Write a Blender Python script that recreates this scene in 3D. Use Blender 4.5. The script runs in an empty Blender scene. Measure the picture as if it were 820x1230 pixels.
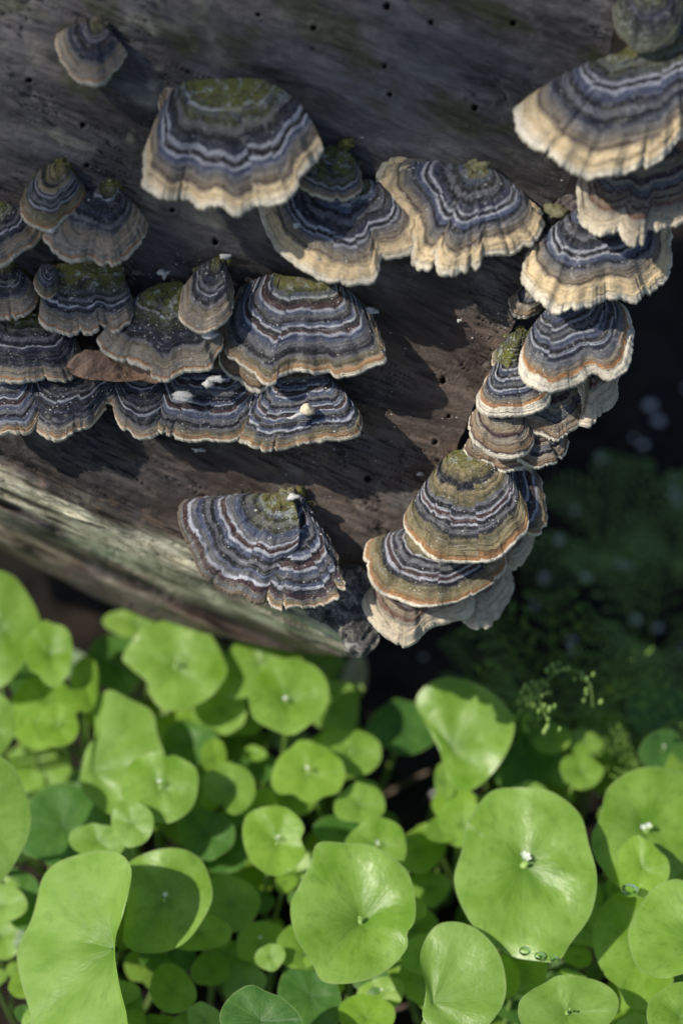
import bpy, bmesh, math, random
import numpy as np
from mathutils import Vector
R = math.radians
S = 0.01                      # all lengths below are written in centimetres, meshes are stored in metres
scn = bpy.context.scene
COL = scn.collection
rng = random.Random(7)

# ------------------------------------------------------------------ camera
PITCH = R(50)
DIR = np.array([0, math.cos(PITCH), -math.sin(PITCH)])
UPV = np.array([0, math.sin(PITCH), math.cos(PITCH)])
DIST = 50.0
CAM = -DIR * DIST
cd = bpy.data.cameras.new('camera')
cam = bpy.data.objects.new('camera', cd); COL.objects.link(cam)
cam.location = Vector(CAM * S); cam.rotation_euler = (math.pi/2 - PITCH, 0, 0)
cd.sensor_fit = 'HORIZONTAL'; cd.sensor_width = 24.0; cd.lens = 24.0 * DIST / 18.0
cd.clip_start = 0.02; cd.clip_end = 200
cd.dof.use_dof = True; cd.dof.focus_distance = 0.479; cd.dof.aperture_fstop = 5.6; cd.dof.aperture_blades = 0
scn.camera = cam
FPX = 820 * DIST / 18.0

# ------------------------------------------------------------------ sky, sun, exposure
SUNV = np.array([-2.1, -0.60, 2.45]); SUNV = SUNV / np.linalg.norm(SUNV)     # towards the sun
elev = math.asin(SUNV[2]); azim = math.atan2(SUNV[0], SUNV[1])
w = bpy.data.worlds.new('World'); scn.world = w; w.use_nodes = True
nt = w.node_tree; nt.nodes.clear()
sky = nt.nodes.new('ShaderNodeTexSky'); sky.sky_type = 'NISHITA'; sky.sun_disc = False
sky.sun_elevation = elev; sky.sun_rotation = azim
bg = nt.nodes.new('ShaderNodeBackground'); bg.inputs[1].default_value = 0.115
wo = nt.nodes.new('ShaderNodeOutputWorld')
nt.links.new(sky.outputs[0], bg.inputs[0]); nt.links.new(bg.outputs[0], wo.inputs[0])
sl = bpy.data.lights.new('sun', 'SUN'); sl.energy = 5.0; sl.angle = R(0.6); sl.color = (1.0, 0.93, 0.82)
so = bpy.data.objects.new('sun', sl); COL.objects.link(so)
so.rotation_euler = Vector(SUNV).to_track_quat('Z', 'Y').to_euler(); so.location = Vector(SUNV) * 2
scn.view_settings.view_transform = 'Standard'; scn.view_settings.look = 'None'
scn.view_settings.exposure = 0.0; scn.view_settings.gamma = 1.0
scn.cycles.max_bounces = 6

# ------------------------------------------------------------------ numeric helpers
def _hash(ix, iy, seed):
    n = (ix.astype(np.int64) * 374761393 + iy.astype(np.int64) * 668265263 + seed * 982451653) & 0x7fffffff
    n = (n ^ (n >> 13)) * 1274126177 & 0x7fffffff
    return ((n ^ (n >> 16)) & 0xffff) / 65535.0
def vnoise(x, y, seed=0):
    x = np.asarray(x, float); y = np.asarray(y, float)
    x, y = np.broadcast_arrays(x, y)
    ix = np.floor(x); iy = np.floor(y); fx = x - ix; fy = y - iy
    fx = fx*fx*(3-2*fx); fy = fy*fy*(3-2*fy)
    a = _hash(ix, iy, seed); b = _hash(ix+1, iy, seed); c = _hash(ix, iy+1, seed); d = _hash(ix+1, iy+1, seed)
    return (a*(1-fx)+b*fx)*(1-fy) + (c*(1-fx)+d*fx)*fy - 0.5
def fbm(x, y, seed=0, oct=4):
    s = 0; a = 1.0
    for i in range(oct):
        s = s + a * vnoise(np.asarray(x)*2**i + 17.3*i, np.asarray(y)*2**i + 5.1*i, seed+i); a *= 0.5
    return s
def sstep(a, b, x):
    t = np.clip((np.asarray(x, float)-a)/(b-a), 0, 1); return t*t*(3-2*t)
def ray(px, py):
    px = np.asarray(px, float); py = np.asarray(py, float)
    r = DIR + np.multiply.outer((px-410)/FPX, np.array([1., 0, 0])) + np.multiply.outer((615-py)/FPX, UPV)
    return r
def hit(px, py, p0, n):
    r = ray(px, py); n = np.asarray(n, float)
    t = ((np.asarray(p0) - CAM) @ n) / (r @ n)
    return CAM + r * np.asarray(t)[..., None]
def nrm(v):
    v = np.asarray(v, float); return v / np.linalg.norm(v)
WN = np.array([0, -math.cos(R(25)), math.sin(R(25))])          # the weathered face of the log leans back by 25 degrees
WT = np.array([0, math.sin(R(25)), math.cos(R(25))])
def on_wall(px, py, h=0.0):
    r = ray(px, py); t = (h - CAM @ WN) / (r @ WN)
    return CAM + r * np.asarray(t)[..., None]
def crom(pts, n, closed=False):
    P = np.array(pts, float)
    if closed: Q = np.vstack([P[-1], P, P[0], P[1]])
    else: Q = np.vstack([2*P[0]-P[1], P, 2*P[-1]-P[-2]])
    out = []
    for i in range(1, len(Q)-2):
        p0, p1, p2, p3 = Q[i-1], Q[i], Q[i+1], Q[i+2]
        for t in np.linspace(0, 1, 16, endpoint=False):
            out.append(0.5*((2*p1)+(-p0+p2)*t+(2*p0-5*p1+4*p2-p3)*t*t+(-p0+3*p1-3*p2+p3)*t**3))
    if not closed: out.append(P[-1])
    else: out.append(P[0])
    out = np.array(out)
    L = np.r_[0, np.cumsum(np.linalg.norm(np.diff(out, axis=0), axis=1))]
    u = np.linspace(0, L[-1], n + (1 if closed else 0))
    if closed: u = u[:-1]
    return np.stack([np.interp(u, L, out[:, k]) for k in range(out.shape[1])], 1)
def gauss_open(M, sig):
    n = len(M); k = min(int(3*sig), n-1); x = np.arange(-k, k+1); g = np.exp(-(x/sig)**2/2); g /= g.sum()
    P = np.vstack([2*M[0]-M[k:0:-1], M, 2*M[-1]-M[-2:-k-2:-1]])
    return np.stack([np.convolve(P[:, j], g, 'valid') for j in (0, 1)], 1)
def smooth_open(M, k):
    A = M.copy()
    for _ in range(k):
        B = A.copy(); B[1:-1] = (A[:-2]+2*A[1:-1]+A[2:])/4; A = B
    return A

# ------------------------------------------------------------------ object helpers
def mesh(name, verts, faces, mat, attrs=None, smooth=True):
    me = bpy.data.meshes.new(name)
    v = np.asarray(verts, float) * S
    if isinstance(faces, np.ndarray):
        nf, k = faces.shape
        me.vertices.add(len(v)); me.vertices.foreach_set('co', v.ravel())
        me.loops.add(nf*k); me.loops.foreach_set('vertex_index', faces.ravel().astype(np.int32))
        me.polygons.add(nf); me.polygons.foreach_set('loop_start', np.arange(0, nf*k, k, dtype=np.int32))
        me.update(calc_edges=True)
    else:
        me.from_pydata(v.tolist(), [], faces)
    if attrs:
        for k, a in attrs.items():
            at = me.attributes.new(k, 'FLOAT', 'POINT'); at.data.foreach_set('value', np.asarray(a, np.float32).ravel())
    if smooth: me.polygons.foreach_set('use_smooth', np.ones(len(me.polygons), bool))
    if mat: me.materials.append(mat)
    me.update()
    return me
def link(name, me, parent=None, loc=None):
    o = bpy.data.objects.new(name, me); COL.objects.link(o)
    if loc is not None: o.location = Vector(np.asarray(loc, float) * S)
    if parent is not None: o.parent = parent
    return o
def tag(o, label=None, cat=None, group=None, kind=None):
    if label: o['label'] = label
    if cat: o['category'] = cat
    if group: o['group'] = group
    if kind: o['kind'] = kind
    return o
def thing(name, label, cat, loc, group=None):
    return tag(link(name, None, None, loc), label, cat, group)
def grid_faces(nr, nc, wrap=False):
    i = np.arange(nr-1)[:, None]; j = np.arange(nc if wrap else nc-1)[None]
    j2 = (j+1) % nc
    a = i*nc+j; b = i*nc+j2; c = (i+1)*nc+j2; d = (i+1)*nc+j
    return np.stack([a, b, c, d], -1).reshape(-1, 4)
def tube(path, rad, sides=8):
    P = np.asarray(path, float); n = len(P)
    rad = np.broadcast_to(rad, (n,))
    V = []
    for i in range(n):
        t = nrm(P[min(i+1, n-1)] - P[max(i-1, 0)])
        a = np.cross(t, [0.3, 0.2, 1.0]) if abs(t[2]) < .9 else np.cross(t, [1.0, 0.1, 0])
        a = nrm(a); b = np.cross(t, a)
        for k in range(sides):
            q = 2*math.pi*k/sides
            V.append(P[i] + rad[i]*(a*math.cos(q)+b*math.sin(q)))
    F = grid_faces(n, sides, True)
    return np.array(V), F
def merge(parts):
    V = []; F = []; o = 0
    for v, f in parts:
        V.append(v); F.append(np.asarray(f)+o); o += len(v)
    return np.vstack(V), np.vstack(F)
def lump(r, seed, sx=1, sy=1, sz=1, rings=8, seg=12, rough=.35):
    th = np.linspace(0.01, math.pi-0.01, rings)[:, None]; ph = np.linspace(0, 2*math.pi, seg, endpoint=False)[None]
    x = np.sin(th)*np.cos(ph); y = np.sin(th)*np.sin(ph); z = np.cos(th)*np.ones_like(ph)
    k = 1 + rough*(vnoise(x*1.6+9, y*1.6+z*1.9, seed) + .6*vnoise(x*3.7+z, y*3.7+4-z*2, seed+3))
    V = np.stack([x*k*sx, y*k*sy, z*k*sz], -1).reshape(-1, 3)*r
    return V, grid_faces(rings, seg, True)

# ------------------------------------------------------------------ material helpers
class NT:
    def __init__(s, name):
        s.m = bpy.data.materials.new(name); s.m.use_nodes = True; s.t = s.m.node_tree; s.t.nodes.clear()
    def n(s, typ, **kw):
        nd = s.t.nodes.new('ShaderNode'+typ)
        for k, v in kw.items():
            if k.startswith('i_'):
                key = k[2:]; key = int(key) if key.isdigit() else key.replace('_', ' ')
                if isinstance(v, bpy.types.NodeSocket): s.t.links.new(v, nd.inputs[key])
                else: nd.inputs[key].default_value = v
            else: setattr(nd, k, v)
        return nd
    def obj(s, scale=(100, 100, 100), rot=(0, 0, 0)):
        tc = s.n('TexCoord'); return s.n('Mapping', i_Vector=tc.outputs['Object'], i_Scale=scale, i_Rotation=rot).outputs[0]
    def attr(s, name): return s.n('Attribute', attribute_name=name).outputs['Fac']
    def math(s, op, a, b=0.0, c=0.0, clamp=False):
        nd = s.n('Math', operation=op, use_clamp=clamp)
        for i, v in enumerate((a, b, c)):
            if isinstance(v, bpy.types.NodeSocket): s.t.links.new(v, nd.inputs[i])
            else: nd.inputs[i].default_value = v
        return nd.outputs[0]
    def noise(s, vec, scale, detail=4, rough=.6, dist=0.0):
        return s.n('TexNoise', i_Vector=vec, i_Scale=scale, i_Detail=detail, i_Roughness=rough, i_Distortion=dist).outputs[0]
    def ramp(s, fac, stops, interp='LINEAR'):
        nd = s.n('ValToRGB'); cr = nd.color_ramp; cr.interpolation = interp
        stops = sorted(stops, key=lambda q: q[0]); assert len(stops) < 33
        while len(cr.elements) < len(stops): cr.elements.new(0.5)
        for e, (p, c) in zip(cr.elements, stops):
            e.position = p
        for e, (p, c) in zip(cr.elements, stops):
            e.color = (c[0], c[1], c[2], 1) if hasattr(c, '__len__') else (c, c, c, 1)
        s.t.links.new(fac, nd.inputs[0]); return nd.outputs[0]
    def mix(s, f, a, b, mode='MIX'):
        nd = s.n('Mix', data_type='RGBA', blend_type=mode)
        for idx, v in ((0, f), (6, a), (7, b)):
            if isinstance(v, bpy.types.NodeSocket): s.t.links.new(v, nd.inputs[idx])
            else: nd.inputs[idx].default_value = (v if idx == 0 else (*v, 1))
        return nd.outputs[2]
    def bump(s, h, strength, dist, normal=None):
        nd = s.n('Bump', i_Height=h, i_Strength=strength, i_Distance=dist)
        if normal is not None: s.t.links.new(normal, nd.inputs['Normal'])
        return nd.outputs[0]
    def out(s, sh): s.n('OutputMaterial', i_Surface=sh); return s.m
def simple(name, col, col2=None, rough=.8, scale=3.0, bump=.3, dist=.0005, spec=.3, trans=0.0):
    a = NT(name); v = a.obj()
    f = a.ramp(a.noise(v, scale, 5), [(.35, 0.0), (.65, 1.0)])
    c = a.mix(f, col, col2 or tuple(x*.6 for x in col))
    b = a.bump(a.noise(v, scale*4, 4), bump, dist)
    p = a.n('BsdfPrincipled', i_Base_Color=c, i_Roughness=rough, i_Normal=b, i_Specular_IOR_Level=spec)
    if trans:
        t = a.n('BsdfTranslucent', i_Color=c, i_Normal=b)
        return a.out(a.n('MixShader', i_0=trans, i_1=p.outputs[0], i_2=t.outputs[0]).outputs[0])
    return a.out(p.outputs[0])

# ------------------------------------------------------------------ ground
GZ = -16.0
def ground_h(x, y):
    return GZ + 0.9*fbm(x/5.0, y/5.0, 11, 5) + .35*fbm(x/1.1, y/1.1, 31, 3)
def build_ground():
    core = np.arange(-34, 46.01, 0.35)
    far = np.array([-9000, -3000, -900, -300, -150, -90, -60, -45])
    xs = np.r_[far, core, 60, 90, 150, 300, 900, 3000, 9000]
    X, Y = np.meshgrid(xs, xs + 8)
    Z = ground_h(X, Y)
    V = np.stack([X, Y, Z], -1).reshape(-1, 3)
    a = NT('damp_soil'); v = a.obj()
    n1 = a.noise(v, .55, 8, .7); n2 = a.noise(v, 5.5, 5, .7)
    c = a.ramp(n1, [(.3, (.008, .007, .006)), (.5, (.02, .015, .012)), (.68, (.045, .033, .024)), (.8, (.08, .06, .045))])
    c = a.mix(a.ramp(n2, [(.62, 0.0), (.72, 1.0)]), c, (.07, .055, .04))
    b = a.bump(n2, .9, .003); b = a.bump(a.noise(v, 16, 4), .6, .001, b)
    m = a.out(a.n('BsdfPrincipled', i_Base_Color=c, i_Roughness=.9, i_Normal=b, i_Specular_IOR_Level=.2).outputs[0])
    tag(link('ground', mesh('ground', V, grid_faces(len(xs), len(xs)), m)), 'dark damp soil under the log and the round green leaves', kind='structure')
build_ground()

# ------------------------------------------------------------------ the log
RIGHT = [(800, -170), (745, 0), (732, 73), (708, 140), (687, 210), (668, 258), (645, 320), (622, 378), (596, 437), (575, 478), (558, 516), (531, 585), (502, 640), (474, 700), (455, 755), (434, 788)]
BOTTOM = [(-330, 560), (-120, 620), (0, 662), (80, 700), (150, 733), (220, 756), (300, 772), (380, 786), (434, 788)]
HOLES = [(310, 17), (377, 33), (465, 7), (517, 27), (616, 27), (462, 79), (468, 113), (570, 129), (619, 135), (104, 198), (207, 252), (259, 290), (35, 96), (100, 150), (532, 457), (539, 500), (523, 531), (442, 575)]
CRACKS = [([(-60, -40), (48, 0), (130, 35), (215, 80), (300, 118)], 2.2), ([(488, 0), (530, 35), (567, 57), (600, 74), (640, 84)], 1.8), ([(400, 40), (440, 70), (470, 92)], 1.5),
          ([(360, 330), (405, 352), (450, 375), (500, 420), (560, 470)], 1.3), ([(415, 0), (455, 30), (520, 60)], 1.0), ([(0, 545), (80, 578), (170, 612), (240, 640)], 2.5),
          ([(200, 520), (260, 560), (330, 600), (395, 655)], 1.8), ([(560, 120), (610, 150), (655, 190)], 1.2), ([(130, 300), (230, 300), (300, 318)], 1.0), ([(380, 560), (420, 600), (450, 640)], 1.4)]
def wall_h(px, py, fine=True):
    px = np.asarray(px, float); py = np.asarray(py, float)
    t = py - (600 + .42*px)
    h = -6.6*np.clip((t+70)/150, 0, 2)**2
    h = h + .45*np.exp(-((t+8)/26)**2) - 1.0*np.exp(-((t-32)/11)**2) + .5*np.exp(-((t-60)/18)**2)
    k = px*math.cos(R(24)) + py*math.sin(R(24)); q = -px*math.sin(R(24)) + py*math.cos(R(24))   # along / across the grain
    h = h + .35*fbm(k/260, q/110, 3, 3) + .16*fbm(k/90, q/22, 5, 3)
    low = sstep(-90, -20, t)
    h = h + low*.75*fbm(k/150, q/16, 8, 3)
    rg = fbm(k/210+.3*fbm(k/60, q/40, 4, 2), q/13, 18, 4); xs_ = rg*3.5+.5; h = h + low*.5*(np.floor(xs_)+sstep(.25, .75, xs_-np.floor(xs_)))/3.5 + low*.25*rg
    if fine:
        cr = fbm(k/70, q/7, 28, 4); h = h - .10*np.clip(.09-np.abs(cr), 0, 1)/.09*sstep(-.1, .25, fbm(k/120, q/50, 29, 2)) + .05*fbm(k/26, q/5, 21, 4) + .018*fbm(k/9, q/7, 24, 3)
        for pts, wd in CRACKS:
            C = crom(pts, 60); C = C + 2.5*np.stack([vnoise(np.arange(60)/4., 0, 2), vnoise(np.arange(60)/4., 9, 3)], 1)
            m = (px > C[:, 0].min()-8) & (px < C[:, 0].max()+8) & (py > C[:, 1].min()-8) & (py < C[:, 1].max()+8)
            if m.ndim == 0: continue
            qx = px[m][:, None]-C[None, :, 0]; qy = py[m][:, None]-C[None, :, 1]
            d = np.sqrt(qx*qx+qy*qy).min(1)
            hh = np.zeros(px.shape); hh[m] = -.055*wd*np.exp(-(d/(1.6+wd*.8))**2)*(.6+vnoise(px[m]/14., py[m]/14., 7)); h = h + hh
        for i, (hx, hy) in enumerate(HOLES):
            d = np.hypot(px-hx, (py-hy)*(1.3-.2*(i % 3)))*(1+.5*vnoise(px/3., py/3., i)); h = h - .4*sstep(2.7+(i*7 % 5)*.5, .8, d) + .02*np.exp(-((d-6.5)/1.8)**2)
    return h
def wall_mat():
    a = NT('weathered_wood'); v = a.obj()
    g = a.obj(scale=(100, 100, 100), rot=(0, 0, 0))
    gk = a.attr('along'); gq = a.attr('across')
    vec = a.n('CombineXYZ', i_0=a.math('MULTIPLY', gk, .26), i_1=gq, i_2=0.0).outputs[0]
    n1 = a.noise(vec, .9, 8, .68, .6); n2 = a.noise(vec, 5.0, 6, .7, .3); n3 = a.noise(v, 1.1, 5, .6); n4 = a.noise(v, 14, 5, .75)
    c = a.ramp(n1, [(.3, (.03, .024, .021)), (.42, (.072, .06, .053)), (.52, (.13, .108, .096)), (.62, (.20, .172, .155)), (.75, (.31, .28, .26))])
    c = a.mix(a.ramp(n2, [(.4, .75), (.6, 0.0)]), c, (.018, .015, .014))
    c = a.mix(a.math('MULTIPLY', a.ramp(n3, [(.42, 0.0), (.66, 1.0)]), .55), c, (.105, .105, .115))
    c = a.mix(a.ramp(n4, [(.64, 0.0), (.74, .6)]), c, (.21, .17, .13))
    c = a.mix(a.ramp(n4, [(.28, .8), (.38, 0.0)]), c, (.01, .009, .009))
    # tones over the log: weathered grey with painted skylit tint, blackened wood and painted recess shade, brown ridge and painted sunlit brown, lichen, moss
    c = a.mix(a.math('MULTIPLY', a.attr('grey'), .75), c, a.mix(a.ramp(n1, [(.3, 0.0), (.7, 1.0)]), (.055, .053, .056), (.29, .28, .285)))
    c = a.mix(a.math('MULTIPLY', a.attr('black'), .8), c, a.mix(n2, (.01, .01, .011), (.04, .038, .04)))
    c = a.mix(a.math('MULTIPLY', a.attr('brown'), .75), c, a.mix(n2, (.075, .05, .037), (.38, .275, .21)))
    big = a.noise(vec, .28, 6, .7, 1.2)
    c = a.mix(a.ramp(big, [(.36, .75), (.5, 0.0)]), c, (.028, .023, .021))
    c = a.mix(a.ramp(a.noise(v, .7, 6, .75), [(.56, 0.0), (.68, .45)]), c, (.27, .265, .26))
    c = a.mix(a.attr('lichen'), c, a.mix(a.ramp(a.noise(vec, 2.4, 6, .7), [(.35, 0.0), (.6, 1.0)]), (.19, .19, .12), (.76, .74, .57)))
    st_ = a.n('CombineXYZ', i_0=a.math('MULTIPLY', gk, .10), i_1=gq, i_2=3.0).outputs[0]
    sn = a.noise(st_, 3.4, 7, .7, .5)
    c = a.mix(a.math('MULTIPLY', a.attr('low'), a.ramp(sn, [(.40, .92), (.47, 0.0)])), c, (.035, .028, .022))
    c = a.mix(a.math('MULTIPLY', a.attr('low'), a.ramp(a.noise(v, 1.6, 5, .7), [(.56, 0.0), (.62, .6)])), c, (.17, .12, .085))
    c = a.mix(a.attr('moss'), c, (.05, .065, .012))
    b = a.bump(n2, .7, .002); b = a.bump(n4, .6, .001, b); b = a.bump(a.noise(v, 40, 3, .7), .35, .0002, b)
    rr = a.ramp(n2, [(.3, .55), (.7, .85)])
    return a.out(a.n('BsdfPrincipled', i_Base_Color=c, i_Roughness=rr, i_Normal=b, i_Specular_IOR_Level=.3).outputs[0])
def build_log():
    nu, nv = 520, 560
    Rc = crom(RIGHT, nv); Bc = crom(BOTTOM, nu)
    Tc = np.stack([np.linspace(-330, 800, nu), np.full(nu, -170.)], 1); Lc = np.stack([np.full(nv, -330.), np.linspace(-170, 560, nv)], 1)
    Rc = Rc + 1.6*np.stack([fbm(np.arange(nv)/9., 0, 41, 4), 0*np.arange(nv)], 1)*2
    Bc = Bc + 5*np.stack([0*np.arange(nu), fbm(np.arange(nu)/40., 0, 43, 4)], 1)
    Bc[-1] = Rc[-1]; Bc[0] = Lc[-1]; Rc[0] = Tc[-1]
    s = np.linspace(0, 1, nu)[None, :, None]; r = np.linspace(0, 1, nv)[:, None, None]
    P = (1-s)*Lc[:, None]+s*Rc[:, None]+(1-r)*Tc[None]+r*Bc[None] - ((1-s)*(1-r)*Tc[0]+s*(1-r)*Tc[-1]+(1-s)*r*Bc[0]+s*r*Bc[-1])
    px, py = P[..., 0], P[..., 1]
    h = wall_h(px, py)
    W = on_wall(px, py, 0.0); r_ = ray(px, py)
    t = (h - CAM @ WN)/(r_ @ WN); W = CAM + r_*t[..., None]
    k = (px*math.cos(R(24)) + py*math.sin(R(24)))/45.; q = (-px*math.sin(R(24)) + py*math.cos(R(24)))/45.
    tt = py-(600+.42*px)
    jag = 14*fbm(k/2.2, q*1.6, 55, 4); jag2 = fbm(k/3, q*2.2, 57, 4)
    lich = sstep(-50, -22, tt+jag*1.6)*sstep(30, 14, tt+jag)*sstep(.5, .1, -jag2+.02)
    lich = np.maximum(lich*.95, .55*sstep(.12, .4, fbm(k/2.5, q*1.3, 61, 4))*sstep(-110, -60, tt)*sstep(60, 30, tt)*sstep(300, 60, px))
    lich = np.maximum(lich, .35*sstep(.2, .5, fbm(k/1.2, q*1.1, 66, 4))*(py < 330)*sstep(500, 200, px))
    brown = np.clip(sstep(330, 520, px+py*.35)*sstep(260, 400, py)*sstep(0, .0001, 1+0*px)*(.5+fbm(k/4, q, 71, 3)) + sstep(30, 50, tt)*.85*(.7+fbm(k/3, q*2, 77, 3)), 0, 1)  # brown low ridge, plus sunlit warmth painted into the lower right wood
    grey = np.clip(sstep(420, 240, py)*(.75+.8*fbm(k/3, q*.6, 81, 3)), 0, 1)  # grey wood, with the skylit shade of the upper part put into its colour
    d = np.hypot((px-430)/75, (py-735)/75)
    black = np.clip(sstep(1.3, .5, d)*(.8+.9*fbm(k, q, 91, 3)) + .75*sstep(-130, -75, tt)*sstep(-45, -75, tt)*(.6+fbm(k/3, q*2, 93, 3))+ .9*sstep(18, 28, tt)*sstep(46, 34, tt), 0, 1)  # blackened tip and band; shade of the groove is painted in as well
    black = np.maximum(black, .55*sstep(-.05, .3, fbm(k/2.3, q*.7, 97, 4))*sstep(90, 250, py))
    moss = np.clip(sstep(.1, .45, fbm(k/1.5, q, 99, 4))*(.5*(py < 240)+.9*np.exp(-((px-90)/90)**2-((py-345)/60)**2)+ .9*np.exp(-((px-740)/30)**2-((py-20)/90)**2)), 0, .8)
    for hx, hy in HOLES: black = np.maximum(black, .85*sstep(4.5, 2.0, np.hypot(px-hx, py-hy)))  # shade inside the beetle holes painted black over the modelled pits
    A = [along_, across_] = [k, q]
    attrs = dict(along=k, across=q, lichen=lich, brown=brown, grey=grey, black=black, moss=moss, low=sstep(-75, -45, tt)*sstep(90, 60, tt))
    # close the solid: the sawn end on the right, the underside, the top, all running back
    def ext(W, attrs, axis, side, vecs):
        for vv in vecs:
            e = np.take(W, [0 if side == 0 else -1], axis=axis) + np.asarray(vv)
            W = np.concatenate([e, W] if side == 0 else [W, e], axis=axis)
            for kk in attrs:
                e2 = np.take(attrs[kk], [0 if side == 0 else -1], axis=axis)
                if kk in ('lichen',): e2 = e2*.3
                if kk == 'across': e2 = e2 + (.15 if side == 1 else -.15)
                attrs[kk] = np.concatenate([e2, attrs[kk]] if side == 0 else [attrs[kk], e2], axis=axis)
        return W, attrs
    bk = -WN
    W, attrs = ext(W, attrs, 0, 1, [bk*.3-WT*.12, bk*.6, bk*1.0+WT*.1, bk*2+WT*.8, bk*4+WT*3, bk*8+WT*8])
    W, attrs = ext(W, attrs, 0, 0, [bk*1+WT*.3, bk*4+WT*.4, bk*12])
    W, attrs = ext(W, attrs, 1, 1, [bk*.15+np.array([.03, 0, 0]), bk*.4, bk*.8-np.array([.1, 0, 0]), bk*1.5-np.array([.3, 0, 0]), bk*3-np.array([.6, 0, 0]), bk*9-np.array([1.5, 0, 0])])
    nr, nc = W.shape[:2]
    base = np.array([0, 4.0, GZ])
    root = thing('fallen_log', 'big weathered grey log with beetle holes carrying all the banded bracket fungi', 'log', base)
    link('log_body', mesh('log_body', (W-base).reshape(-1, 3), grid_faces(nr, nc), wall_mat(), attrs), root)
    return root
LOG = build_log()

# ------------------------------------------------------------------ bracket fungi
NAVY=(.009,.011,.022); SLATE=(.030,.038,.066); BLUE=(.075,.095,.165); PALE=(.45,.47,.53); GREY=(.14,.145,.165); OLIVE=(.15,.13,.065); TAN=(.28,.225,.15)
MAROON=(.062,.03,.034); CREAM=(.80,.62,.36); WHITE=(.86,.79,.63); ORANGE=(.46,.21,.07); MOSS=(.13,.135,.025); DUST=(.34,.295,.235); OCHRE=(.29,.235,.12)
def zones(style, seed, mw):
    """Pigment zones from the attachment (0) to the margin (1)."""
    r = random.Random(seed); st = []
    def jit(c, a=.14): k = 1+r.uniform(-a, a); return tuple(x*k for x in c)
    def run(p0, p1, kinds, wlo, whi):
        p = p0; i = r.randrange(len(kinds))
        while p < p1:
            wd = r.uniform(wlo, whi); c = kinds[i % len(kinds)]
            if c is PALE or c is WHITE: wd *= .42
            st.append((p+wd*.14, jit(c))); st.append((min(p+wd*.82, p1), jit(c))); p += wd; i += 1
    m0 = 1-mw
    if style == 'navy':
        st.append((.0, MOSS)); st.append((.13, OLIVE))
        run(.17, m0-.14, [NAVY, SLATE, PALE, NAVY, PALE, BLUE, NAVY, GREY], .035, .08)
        st.append((m0-.12, GREY)); st.append((m0-.02, TAN)); st.append((m0-.005, MAROON)); st.append((m0+.008, TAN)); st.append((m0+.04, CREAM)); st.append((.93, CREAM)); st.append((.985, WHITE))
    elif style == 'fine':
        st.append((.0, OLIVE)); st.append((.1, OCHRE))
        run(.14, m0-.05, [NAVY, BLUE, PALE, NAVY, MAROON, PALE, BLUE, GREY], .025, .07)
        st.append((m0-.03, GREY)); st.append((m0+.02, OLIVE)); st.append((.93, TAN)); st.append((.96, (.36,.2,.09))); st.append((.975, (.4,.24,.12))); st.append((.987, WHITE))
    elif style == 'plain':
        st.append((.0, OLIVE)); st.append((.12, OCHRE))
        run(.16, m0, [NAVY, BLUE, GREY, PALE, MAROON, PALE, BLUE, NAVY, GREY], .03, .07)
        st.append((m0+.02, GREY)); st.append((.94, (.13,.115,.075))); st.append((.985, (.16,.12,.08)))
    elif style == 'night':
        for p_, c_ in ((0, (.015,.02,.008)), (.3, (.035,.045,.012)), (.42, NAVY), (.6, SLATE), (.66, NAVY), (.8, (.03,.04,.03)), (.92, (.07,.085,.05)), (1, (.12,.13,.09))): st.append((p_, c_))
    elif style == 'rolled':
        st.append((.0, OLIVE)); st.append((.1, GREY))
        run(.14, .70, [NAVY, PALE, SLATE, GREY, NAVY, PALE, BLUE], .04, .075)
        st.append((.73, GREY)); st.append((.80, TAN)); st.append((.85, ORANGE)); st.append((.868, ORANGE)); st.append((.885, WHITE)); st.append((1, WHITE))
    elif style == 'olive':
        st.append((.0, MOSS)); st.append((.2, OCHRE))
        run(.3, .5, [OLIVE, NAVY, OCHRE], .05, .09)
        run(.5, m0-.06, [NAVY, PALE, MAROON, PALE, NAVY, GREY], .035, .06)
        st.append((m0-.04, OLIVE)); st.append((.92, OCHRE)); st.append((.955, (.38,.2,.08))); st.append((.975, ORANGE)); st.append((.987, WHITE))
    elif style == 'dark':
        st.append((.0, MOSS)); st.append((.16, (.07, .075, .025)))
        run(.2, m0-.06, [NAVY, SLATE, NAVY, GREY, NAVY, PALE, SLATE, NAVY], .03, .085)
        st.append((m0-.03, GREY)); st.append((m0+.03, TAN)); st.append((.90, DUST)); st.append((.945, DUST)); st.append((.965, ORANGE)); st.append((.99, WHITE))
    elif style == 'dusty':
        st.append((.0, OLIVE)); st.append((.15, GREY))
        run(.2, m0, [TAN, MAROON, DUST, GREY, NAVY, DUST], .07, .13)
        st.append((m0+.02, DUST)); st.append((.92, (.3, .2, .11))); st.append((.955, MAROON)); st.append((.98, WHITE))
    elif style == 'pale':
        st.append((.0, GREY)); st.append((.2, MAROON)); st.append((.27, TAN))
        run(.3, m0-.1, [MAROON, DUST, GREY, MAROON, TAN], .04, .08)
        st.append((m0-.08, TAN)); st.append((m0-.02, (.17, .07, .045))); st.append((m0+.02, DUST)); st.append((m0+.09, (.66,.55,.38))); st.append((.97, (.74,.63,.45))); st.append((1, WHITE))
    return st
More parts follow.
